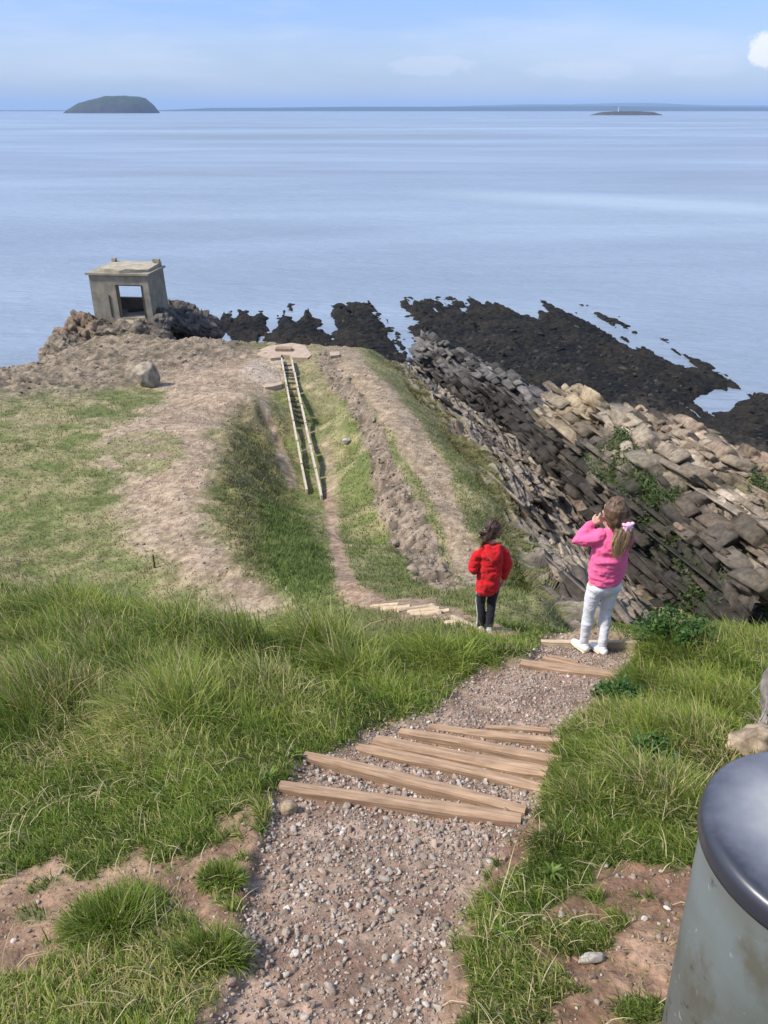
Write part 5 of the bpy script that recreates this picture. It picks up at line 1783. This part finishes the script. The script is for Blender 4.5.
def shoe(T_p, d, s=1.0):
    p = Vector(T_p); d = Vector((d[0], d[1], 0)).normalized()
    heel = p - d * .045 * s; ball = p + d * .085 * s; toe = p + d * .125 * s
    up = [[(heel.x, heel.y, p.z + .045 * s, .034 * s, .036 * s), (p.x, p.y, p.z + .045 * s, .036 * s, .040 * s), (*(p + d * .05 * s).to_2d(), p.z + .036 * s, .038 * s, .032 * s), (ball.x, ball.y, p.z + .028 * s, .040 * s, .026 * s), (toe.x, toe.y, p.z + .025 * s, .032 * s, .022 * s)],
          [(p.x - d.x * .015, p.y - d.y * .015, p.z + .04 * s, .034 * s), (p.x - d.x * .012, p.y - d.y * .012, p.z + .085 * s, .034 * s)]]
    so = [[(heel.x, heel.y, p.z + .012 * s, .036 * s, .013 * s), (p.x, p.y, p.z + .012 * s, .037 * s, .013 * s), (ball.x, ball.y, p.z + .012 * s, .042 * s, .013 * s), (toe.x, toe.y, p.z + .013 * s, .033 * s, .012 * s)]]
    return up, so

def hair_col(c_root, c_tip, z_mid, z_lo):
    def f(co):
        t = sstep(z_mid, z_lo, co[:, 2])
        n = fbm(co * np.array((70, 70, 9))[None], 3, 51)
        c = np.array(c_root)[None] + (np.array(c_tip) - np.array(c_root))[None] * t[:, None]
        return c * np.clip(1 + 0.75 * n, 0.35, 1.9)[:, None]
    return f

def strands(parent, chains, n, spread, ln, width, c0, c1, seed):
    """loose hairs following guide chains (lists of points)"""
    rg = np.random.default_rng(seed)
    V, Fq, C = [], [], []
    off = 0
    for i in range(n):
        ch = np.array(chains[rg.integers(0, len(chains))], float)
        t = np.linspace(0, 1, 7)
        k = np.linspace(0, 1, len(ch))
        P = np.stack([np.interp(t, k, ch[:, a]) for a in range(3)], 1)
        P = P + rg.normal(0, spread, 3)[None] * (0.35 + 0.65 * t[:, None]) + np.cumsum(rg.normal(0, spread * 0.25, (7, 3)), 0)
        P = P[0] + (P - P[0]) * rg.uniform(*ln)
        s = rg.normal(size=3); s[2] *= 0.2; s /= np.linalg.norm(s)
        w = width * (1 - 0.8 * t)[:, None]
        V.append(np.stack([P - s * w, P + s * w], 1).reshape(-1, 3))
        q = off + np.arange(6)[:, None] * 2 + np.array([[0, 1, 3, 2]])
        Fq.append(q); off += 14
        c = np.array(c0) + (np.array(c1) - np.array(c0)) * rg.uniform(0, 1)
        C.append(np.repeat(c[None], 14, 0))
    return mesh_np('loose_hair', np.concatenate(V), np.concatenate(Fq), M_hair, np.concatenate(C), True, parent=parent)

def girl_pink():
    h = hit_dz(594, 651, 0.010)
    root = empty('person', h, math.radians(14))
    root.scale = (0.955, 0.955, 0.985)
    tag(root, 'girl in bright pink sweatshirt and pale grey leggings with a hand raised to her head', 'person')
    hc = (-0.005, 0.015, 1.235)
    # skeleton points
    Ls, Le, Lw = (-.128, 0, 1.052), (-.255, .055, 1.005), (-.135, .075, 1.120)
    Rs, Re, Rw = (.140, 0, 1.052), (.178, .110, .870), (.100, .230, .985)
    Lh, Lk, La = (-.070, 0, .655), (-.088, .022, .375), (-.088, .03, .085)
    Rh, Rk, Ra = (.074, 0, .655), (.056, .010, .375), (.036, -.045, .085)
    T, R = head_tubes(hc, 0.05, -0.25)
    T.append([(.0, -.002, 1.07, .042), (-.004, .003, 1.16, .040)])
    T.append([(0, 0, .64, .105, .080), (0, 0, .74, .098, .075), (0, 0, .86, .105, .078), (.005, 0, .98, .115, .078), (.01, 0, 1.04, .105, .065), (.015, 0, 1.075, .06, .05)])
    for s, e, w in ((Ls, Le, Lw), (Rs, Re, Rw)):
        T.append([(*s, .036), (*e, .029), (*w, .021)])
    for a, k, n in ((Lh, Lk, La), (Rh, Rk, Ra)):
        T.append([(*a, .062), (*[(a[i] + k[i]) / 2 for i in range(3)], .053), (*k, .040), (k[0], k[1] - .006, k[2] - .09, .040), (*n, .024), (n[0], n[1] + .004, .05, .022)])
        T.append([(n[0], n[1] - .01, .04, .020), (n[0] - .010, n[1] + .035, .036, .018)])
    T += hand(Lw, (.95, .10, .42), (0, 1, -.2), 0.30, 0.98, 1)
    T += hand(Rw, (-.35, .35, .85), (-.6, -.6, .2), 0.35, 0.98, 1)
    organic('body', T, M_skin, root, 0.0058, 2)
    for sx in (-1, 1):
        bm = bmesh.new()
        bmesh.ops.create_uvsphere(bm, u_segments=12, v_segments=8, radius=0.0105)
        o = bm_obj('eye', bm, M_eye, root, True)
        o.location = Vector(hc) + R @ Vector((sx * .031, .072, -.004))
    # sweatshirt
    S = [[(0.0, 0, .640, .126, .100), (0, 0, .680, .132, .104), (0, 0, .715, .130, .102)],
         [(0.0, -.002, .722, .142, .110), (0, -.004, .80, .148, .112), (0.0, -.002, .90, .146, .106), (.004, 0, .99, .140, .100), (.006, 0, 1.045, .128, .086), (.012, 0, 1.085, .072, .062)],
         [(-.10, 0, 1.045, .060), (*Ls, .060), (-.19, .025, 1.025, .056), (*Le, .050), (-.20, .066, 1.06, .047), (-.150, .074, 1.108, .040)],
         [(-.152, .073, 1.106, .032), (-.136, .075, 1.121, .031)],
         [(.06, 0, 1.040, .055), (.110, 0, 1.035, .056), (.142, .012, 1.005, .055), (.162, .05, .945, .054), (*Re, .050), (.140, .17, .925, .045), (.112, .215, .968, .036)]]
    organic('sweatshirt', S, M_pink, root, 0.0075, 2, 0.018, 12.0, (1, 1, 1.9), seed=3)
    G = [[(0, 0, .60, .118, .090), (0, -.004, .66, .124, .098), (0, 0, .70, .112, .086)],
         [(-.064, -.018, .635, .066, .072), (-.066, -.012, .60, .064, .070)], [(.066, -.018, .635, .066, .072), (.066, -.012, .60, .064, .070)]]
    for a, k, n in ((Lh, Lk, La), (Rh, Rk, Ra)):
        G.append([(a[0], a[1], .62, .069), (*[(a[i] * .5 + k[i] * .5) for i in range(3)], .060), (*k, .047), (k[0] - .001, k[1] - .008, k[2] - .09, .047), (n[0], n[1], .15, .037), (n[0], n[1], .080, .035)])
    organic('leggings', G, M_legg, root, 0.007, 3, 0.006, 16.0, (1, 1, 1.6), seed=5)
    for n in (La, Ra):
        up, so = shoe((n[0], n[1], 0.0), (-.25, .97), 0.90)
        o = organic('shoe', up, M_shoe, root, 0.006, 2)
        q = organic('sole', so, M_sole, o, 0.006, 1)
    # hair with the ponytail gathered at the right of the nape
    c = Vector(hc)
    Hh = [[(c.x, c.y - .030, c.z - .055, .070, .062), (c.x, c.y - .030, c.z - .01, .086, .088), (c.x, c.y - .026, c.z + .045, .086, .092), (c.x, c.y - .020, c.z + .085, .060, .068)],
          [(c.x - .02, c.y - .075, c.z - .02, .055, .045), (c.x + .04, c.y - .095, c.z - .045, .038, .036)],
          [(c.x - .030, c.y - .05, c.z - .05, .048, .05), (c.x - .010, c.y - .06, c.z - .10, .035, .04)],
          [(c.x + .040, c.y - .105, c.z - .050, .032, .030), (c.x + .040, c.y - .128, c.z - .10, .054, .036), (c.x + .022, c.y - .134, c.z - .17, .066, .034), (c.x + .000, c.y - .130, c.z - .235, .050, .026), (c.x - .012, c.y - .124, c.z - .290, .022, .014)],
          [(c.x - .015, c.y - .112, c.z - .09, .026, .020), (c.x - .042, c.y - .122, c.z - .18, .024, .016), (c.x - .032, c.y - .118, c.z - .275, .010, .008)],
          [(c.x + .066, c.y - .118, c.z - .11, .020), (c.x + .062, c.y - .122, c.z - .20, .018, .013), (c.x + .030, c.y - .118, c.z - .285, .008)]]
    HAIR = organic('hair', Hh, M_hair, root, 0.005, 2, 0.008, 60.0, (1, 1, 0.13), hair_col((0.105, 0.062, 0.036), (0.36, 0.235, 0.125), c.z - .06, c.z - .22), seed=7)
    strands(HAIR, [[(c.x + .04, c.y - .125, c.z - .05), (c.x + .045, c.y - .16, c.z - .11), (c.x + .02, c.y - .165, c.z - .19), (c.x - .01, c.y - .155, c.z - .30)],
                   [(c.x + .03, c.y - .115, c.z - .05), (c.x - .02, c.y - .145, c.z - .12), (c.x - .045, c.y - .15, c.z - .20), (c.x - .035, c.y - .14, c.z - .31)],
                   [(c.x + .05, c.y - .115, c.z - .05), (c.x + .085, c.y - .14, c.z - .12), (c.x + .075, c.y - .14, c.z - .20), (c.x + .04, c.y - .14, c.z - .29)]], 260, 0.012, (0.75, 1.08), 0.0016, (0.12, 0.07, 0.04), (0.42, 0.28, 0.15), 1)
    strands(HAIR, [[(c.x, c.y - .02, c.z + .118), (c.x - .05, c.y - .07, c.z + .085), (c.x - .04, c.y - .118, c.z + .01), (c.x + .03, c.y - .125, c.z - .05)],
                   [(c.x + .02, c.y - .02, c.z + .118), (c.x + .06, c.y - .07, c.z + .075), (c.x + .07, c.y - .105, c.z + .01), (c.x + .045, c.y - .125, c.z - .05)],
                   [(c.x - .085, c.y, c.z + .03), (c.x - .09, c.y - .05, c.z - .01), (c.x - .05, c.y - .10, c.z - .05), (c.x + .02, c.y - .125, c.z - .06)]], 220, 0.008, (0.8, 1.05), 0.0013, (0.07, 0.04, 0.024), (0.20, 0.12, 0.07), 2)
    b = Vector((c.x + .046, c.y - .118, c.z - .052))
    B = []
    B.append([(b.x - .012, b.y - .020, b.z, .020), (b.x + .014, b.y - .020, b.z + .002, .020)])
    for ax, az in ((-.040, .014), (.040, .016), (-.034, -.016), (.036, -.014), (0, .022)):
        B.append([(b.x + ax * .3, b.y - .020, b.z + az * .3, .016, .013), (b.x + ax, b.y - .014, b.z + az, .016, .011)])
    B.append([(b.x - .012, b.y - .026, b.z - .01, .013), (b.x - .026, b.y - .030, b.z - .050, .008)])
    B.append([(b.x + .012, b.y - .026, b.z - .01, .013), (b.x + .016, b.y - .032, b.z - .056, .008)])
    organic('scrunchie', B, M_bow, root, 0.0045, 1, 0.004, 60, seed=9)
girl_pink()

def child_red():
    h = hit_dz(485.5, 630, 0.0)
    root = empty('person', h, math.radians(4))
    root.scale = (0.93, 0.93, 0.965)
    tag(root, 'child in a loose red hooded top and black striped trousers walking away below the brow', 'person')
    hc = (0.0, .055, 1.215)
    Ls, Le, Lw = (-.125, 0, .990), (-.195, -.02, .80), (-.120, .110, .70)
    Rs, Re, Rw = (.125, 0, .990), (.192, -.005, .80), (.172, .055, .615)
    Lh, Lk, La = (-.068, 0, .62), (-.072, .035, .36), (-.062, -.01, .085)
    Rh, Rk, Ra = (.066, 0, .62), (.050, .02, .36), (.030, -.045, .085)
    T, R = head_tubes(hc, 0.35, 0.1, 0.98)
    T.append([(0, 0, 1.04, .040), (0, .025, 1.13, .038)])
    T.append([(0, 0, .62, .105, .080), (0, 0, .74, .098, .075), (0, 0, .86, .105, .078), (0, 0, .96, .108, .074), (0, 0, 1.01, .085, .055)])
    for s, e, w in ((Ls, Le, Lw), (Rs, Re, Rw)):
        T.append([(*s, .034), (*e, .028), (*w, .021)])
    for a, k, n in ((Lh, Lk, La), (Rh, Rk, Ra)):
        T.append([(*a, .058), (*k, .040), (*n, .026), (n[0], n[1] + .01, .05, .026)])
        T.append([(n[0], n[1] - .02, .04, .025), (n[0], n[1] + .07, .035, .025)])
    T += hand(Rw, (-.05, .15, -1), (-1, .3, 0), 0.30, 1.0, 1)
    T += hand(Lw, (.6, .7, -.35), (.6, -.5, 0), 0.30, 0.95, 1)
    organic('body', T, M_skin, root, 0.0058, 2)
    for sx in (-1, 1):
        bm = bmesh.new()
        bmesh.ops.create_uvsphere(bm, u_segments=12, v_segments=8, radius=0.0105)
        o = bm_obj('eye', bm, M_eye, root, True)
        o.location = Vector(hc) + R @ Vector((sx * .031, .072, -.004))
    S = [[(-.015, 0, .53, .122, .098), (-.012, 0, .60, .134, .108), (-.006, 0, .68, .130, .104), (0, 0, .76, .132, .104), (0, 0, .88, .140, .104), (0, 0, .97, .142, .098), (0, 0, 1.02, .130, .085), (0, .004, 1.06, .070, .060)],
         [(-.05, 0, 1.015, .050), (-.105, 0, 1.008, .052), (-.140, -.004, .975, .053), (-.166, -.012, .90, .054), (*Le, .052), (-.165, .05, .74, .046), (-.125, .105, .705, .040)],
         [(.05, 0, 1.015, .050), (.105, 0, 1.008, .052), (.142, -.002, .975, .053), (.167, -.004, .90, .054), (*Re, .050), (.180, .03, .70, .045), (.174, .052, .632, .036)],
         [(-.018, 0, .525, .124, .099), (-.018, 0, .54, .126, .101)]]
    top = organic('hooded_top', S, M_red, root, 0.0075, 2, 0.018, 11.0, (1, 1, 1.7), seed=13)
    Hd = [[(-.055, -.045, 1.075, .036), (-.030, -.085, 1.01, .040), (.010, -.110, .955, .036)], [(.060, -.045, 1.075, .036), (.050, -.085, 1.01, .040), (.018, -.110, .955, .036)],
          [(-.045, -.05, 1.065, .030), (0, -.065, 1.055, .026), (.050, -.05, 1.065, .030)], [(.005, -.085, 1.03, .052, .030), (.014, -.105, .965, .040, .026)],
          [(-.075, -.01, 1.075, .026), (-.05, -.045, 1.075, .030)], [(.078, -.01, 1.075, .026), (.055, -.045, 1.075, .030)]]
    organic('hood', Hd, M_red, top, 0.006, 3, 0.006, 16, seed=17)
    G = [[(0, 0, .58, .112, .088), (0, 0, .66, .110, .085)]]
    for a, k, n in ((Lh, Lk, La), (Rh, Rk, Ra)):
        G.append([(a[0], a[1], .60, .068), (*[(a[i] * .5 + k[i] * .5) for i in range(3)], .062), (*k, .052), (n[0], n[1], .20, .045), (n[0], n[1], .07, .043)])
    tr = organic('trousers', G, M_black, root, 0.007, 3, 0.006, 14, (1, 1, 1.6), seed=19)
    for a, k, n, sx in ((Lh, Lk, La, -1), (Rh, Rk, Ra, 1)):
        St = [[(a[0] + sx * .066, a[1], .58, .004, .010), (a[0] * .5 + k[0] * .5 + sx * .061, a[1] * .5 + k[1] * .5, .49, .004, .010), (k[0] + sx * .051, k[1], k[2], .004, .010), (n[0] + sx * .044, n[1], .20, .004, .010), (n[0] + sx * .042, n[1], .09, .004, .010)]]
        organic('stripe', St, M_stripe, tr, 0.004, 1)
    for n in (La, Ra):
        up, so = shoe((n[0], n[1], 0.0), (0.02, 1), 1.0)
        o = organic('shoe', up, M_greyshoe, root, 0.006, 2)
        organic('sole', so, M_stripe, o, 0.006, 1)
    c = Vector(hc)
    Hh = [[(c.x, c.y - .040, c.z - .05, .062, .055), (c.x, c.y - .030, c.z + .0, .084, .084), (c.x, c.y - .015, c.z + .05, .082, .086), (c.x, c.y, c.z + .085, .056, .06)],
          [(c.x - .03, c.y - .08, c.z - .01, .050, .04), (c.x - .055, c.y - .085, c.z - .045, .038, .035), (c.x - .085, c.y - .075, c.z - .085, .030), (c.x - .105, c.y - .06, c.z - .13, .016)],
          [(c.x - .07, c.y - .05, c.z + .0, .030), (c.x - .115, c.y - .05, c.z - .02, .018), (c.x - .150, c.y - .045, c.z - .012, .007)],
          [(c.x - .06, c.y - .06, c.z - .03, .028), (c.x - .110, c.y - .05, c.z - .055, .015), (c.x - .145, c.y - .04, c.z - .060, .006)],
          [(c.x + .05, c.y - .06, c.z - .01, .036), (c.x + .055, c.y - .055, c.z - .05, .024)]]
    HAIR = organic('hair', Hh, M_hair, root, 0.005, 2, 0.008, 55, (1, 1, 0.2), hair_col((0.050, 0.027, 0.020), (0.085, 0.045, 0.03), c.z - .02, c.z - .15), seed=23)
    strands(HAIR, [[(c.x - .05, c.y - .08, c.z + .01), (c.x - .10, c.y - .07, c.z + .0), (c.x - .16, c.y - .05, c.z + .01), (c.x - .20, c.y - .04, c.z - .01)],
                   [(c.x - .04, c.y - .09, c.z - .02), (c.x - .09, c.y - .08, c.z - .06), (c.x - .14, c.y - .06, c.z - .07), (c.x - .17, c.y - .05, c.z - .10)],
                   [(c.x - .05, c.y - .09, c.z - .04), (c.x - .09, c.y - .08, c.z - .09), (c.x - .11, c.y - .07, c.z - .15), (c.x - .12, c.y - .06, c.z - .19)],
                   [(c.x, c.y - .03, c.z + .125), (c.x - .05, c.y - .08, c.z + .08), (c.x - .07, c.y - .10, c.z + .02), (c.x - .08, c.y - .09, c.z - .05)],
                   [(c.x + .03, c.y - .03, c.z + .12), (c.x + .08, c.y - .06, c.z + .07), (c.x + .06, c.y - .10, c.z + .0), (c.x - .02, c.y - .10, c.z - .04)]], 320, 0.011, (0.75, 1.1), 0.0015, (0.045, 0.025, 0.02), (0.12, 0.065, 0.045), 3)
child_red()
# ------------------------------------------------------------------ camera, sky, sun
cam = bpy.data.cameras.new('camera')
cam.sensor_fit = 'VERTICAL'
cam.sensor_height = 36.0
cam.lens = 36.0 * F / 1024.0
cam.clip_start = 0.05
cam.clip_end = 90000
co = bpy.data.objects.new('camera', cam)
COL.objects.link(co)
co.location = (0, 0, CZ)
co.rotation_euler = (math.radians(90) - PITCH, 0, 0)
scene.camera = co

SUN_EL, SUN_AZ = math.radians(50), math.radians(-105)      # azimuth from +Y towards +X: sun high on the left, a little behind
sd = Vector((math.sin(SUN_AZ) * math.cos(SUN_EL), math.cos(SUN_AZ) * math.cos(SUN_EL), math.sin(SUN_EL)))
L = bpy.data.lights.new('sun', 'SUN')
L.energy = 2.9
L.angle = math.radians(6.0)
L.color = (1.0, 0.95, 0.87)
lo = bpy.data.objects.new('sun', L)
COL.objects.link(lo)
lo.rotation_euler = (-sd).to_track_quat('-Z', 'Y').to_euler()

wd = bpy.data.worlds.new('World')
scene.world = wd
wd.use_nodes = True
nt = wd.node_tree
bg = nt.nodes['Background']
sky = N(nt, 'ShaderNodeTexSky', sky_type='NISHITA')
sky.sun_disc = False
sky.sun_elevation = SUN_EL
sky.sun_rotation = SUN_AZ % (2 * math.pi)
sky.altitude = 30
sky.air_density = 1.0
sky.dust_density = 0.3
sky.ozone_density = 3.0
tc = N(nt, 'ShaderNodeTexCoord')
def sky_noise(scale, stretch, loc, detail=6, rough=0.6):
    mp = N(nt, 'ShaderNodeMapping')
    mp.inputs['Scale'].default_value = stretch
    mp.inputs['Location'].default_value = loc
    nt.links.new(tc.outputs['Generated'], mp.inputs['Vector'])
    n = N(nt, 'ShaderNodeTexNoise')
    set_in(n, Scale=scale, Detail=detail, Roughness=rough)
    nt.links.new(mp.outputs['Vector'], n.inputs['Vector'])
    return n.outputs['Fac']
# thin high veil with soft wisps
wisp = ramp(nt, sky_noise(3.0, (1, 1, 7), (0.3, 0.1, 0.2)), [(0.44, 0.0), (0.70, 0.42)])
CLOUD = (4.6, 4.9, 5.6)
sep = N(nt, 'ShaderNodeSeparateXYZ')
nt.links.new(tc.outputs['Generated'], sep.inputs[0])
gr = ramp(nt, sep.outputs['Z'], [(0.0, (0.50, 0.53, 0.70)), (0.05, (0.57, 0.60, 0.80)), (0.13, (0.62, 0.68, 1.0)), (0.40, (1.65, 1.50, 1.38))])
tint = mixc(nt, 1.0, sky.outputs['Color'], gr.outputs['Color'], 'MULTIPLY')
c = mixc(nt, wisp.outputs['Color'], tint, CLOUD)
def cloud(px, py, rad_x, rad_z, amount, noise_scale, seed, col=CLOUD):
    global c
    d = W(px, py, 1.0); d = d / np.linalg.norm(d)
    mp = N(nt, 'ShaderNodeVectorMath', operation='SUBTRACT')
    nt.links.new(tc.outputs['Generated'], mp.inputs[0])
    mp.inputs[1].default_value = d
    ml = N(nt, 'ShaderNodeVectorMath', operation='MULTIPLY')
    nt.links.new(mp.outputs[0], ml.inputs[0])
    ml.inputs[1].default_value = (1 / rad_x, 1 / rad_x, 1 / rad_z)
    ln = N(nt, 'ShaderNodeVectorMath', operation='LENGTH')
    nt.links.new(ml.outputs[0], ln.inputs[0])
    nz = sky_noise(noise_scale, (1, 1, 1.5), (seed, 0, 0), 7, 0.62)
    ad = N(nt, 'ShaderNodeMath', operation='MULTIPLY_ADD')
    nt.links.new(nz, ad.inputs[0]); ad.inputs[1].default_value = -1.8
    nt.links.new(ln.outputs['Value'], ad.inputs[2])
    r = ramp(nt, ad.outputs[0], [(0.0, 1.0), (0.28, 0.0)])
    mm = N(nt, 'ShaderNodeMath', operation='MULTIPLY')
    nt.links.new(r.outputs['Color'], mm.inputs[0]); mm.inputs[1].default_value = amount
    c = mixc(nt, mm.outputs[0], c, col)
cloud(772, 50, 0.024, 0.015, 0.85, 50, 1.0, (6.2, 6.1, 6.3))
cloud(430, 66, 0.045, 0.009, 0.40, 40, 2.0)
cloud(590, 70, 0.050, 0.009, 0.30, 40, 3.0)
cloud(706, 66, 0.040, 0.010, 0.25, 40, 4.0)
nt.links.new(c, bg.inputs['Color'])
bg.inputs['Strength'].default_value = 0.095

scene.view_settings.view_transform = 'Standard'
scene.view_settings.look = 'None'
scene.view_settings.exposure = 1.0
scene.view_settings.gamma = 1.0
scene.view_settings.use_curve_mapping = False
scene.cycles.use_denoising = True
scene.cycles.max_bounces = 6
scene.cycles.transparent_max_bounces = 4
scene.cycles.volume_bounces = 0

# ------------------------------------------------------------------ the air over the sea
def haze():
    bm = bmesh.new()
    x0, x1, y0, y1, z0, z1 = -30000, 30000, -500, 61000, -40, 420
    add_box(bm, ((x0 + x1) / 2, (y0 + y1) / 2, (z0 + z1) / 2), (x1 - x0, y1 - y0, z1 - z0))
    m = bpy.data.materials.new('sea_haze'); m.use_nodes = True
    nt = m.node_tree
    for n in list(nt.nodes):
        if n.type != 'OUTPUT_MATERIAL':
            nt.nodes.remove(n)
    pv = N(nt, 'ShaderNodeVolumePrincipled')
    pv.inputs['Color'].default_value = (0.50, 0.70, 1.0, 1)
    pv.inputs['Density'].default_value = 5.4e-5
    pv.inputs['Anisotropy'].default_value = 0.0
    nt.links.new(pv.outputs['Volume'], nt.nodes['Material Output'].inputs['Volume'])
    o = bm_obj('haze', bm, m)
    tag(o, 'pale blue haze over the sea softening the far coast', 'haze', kind='stuff')
haze()
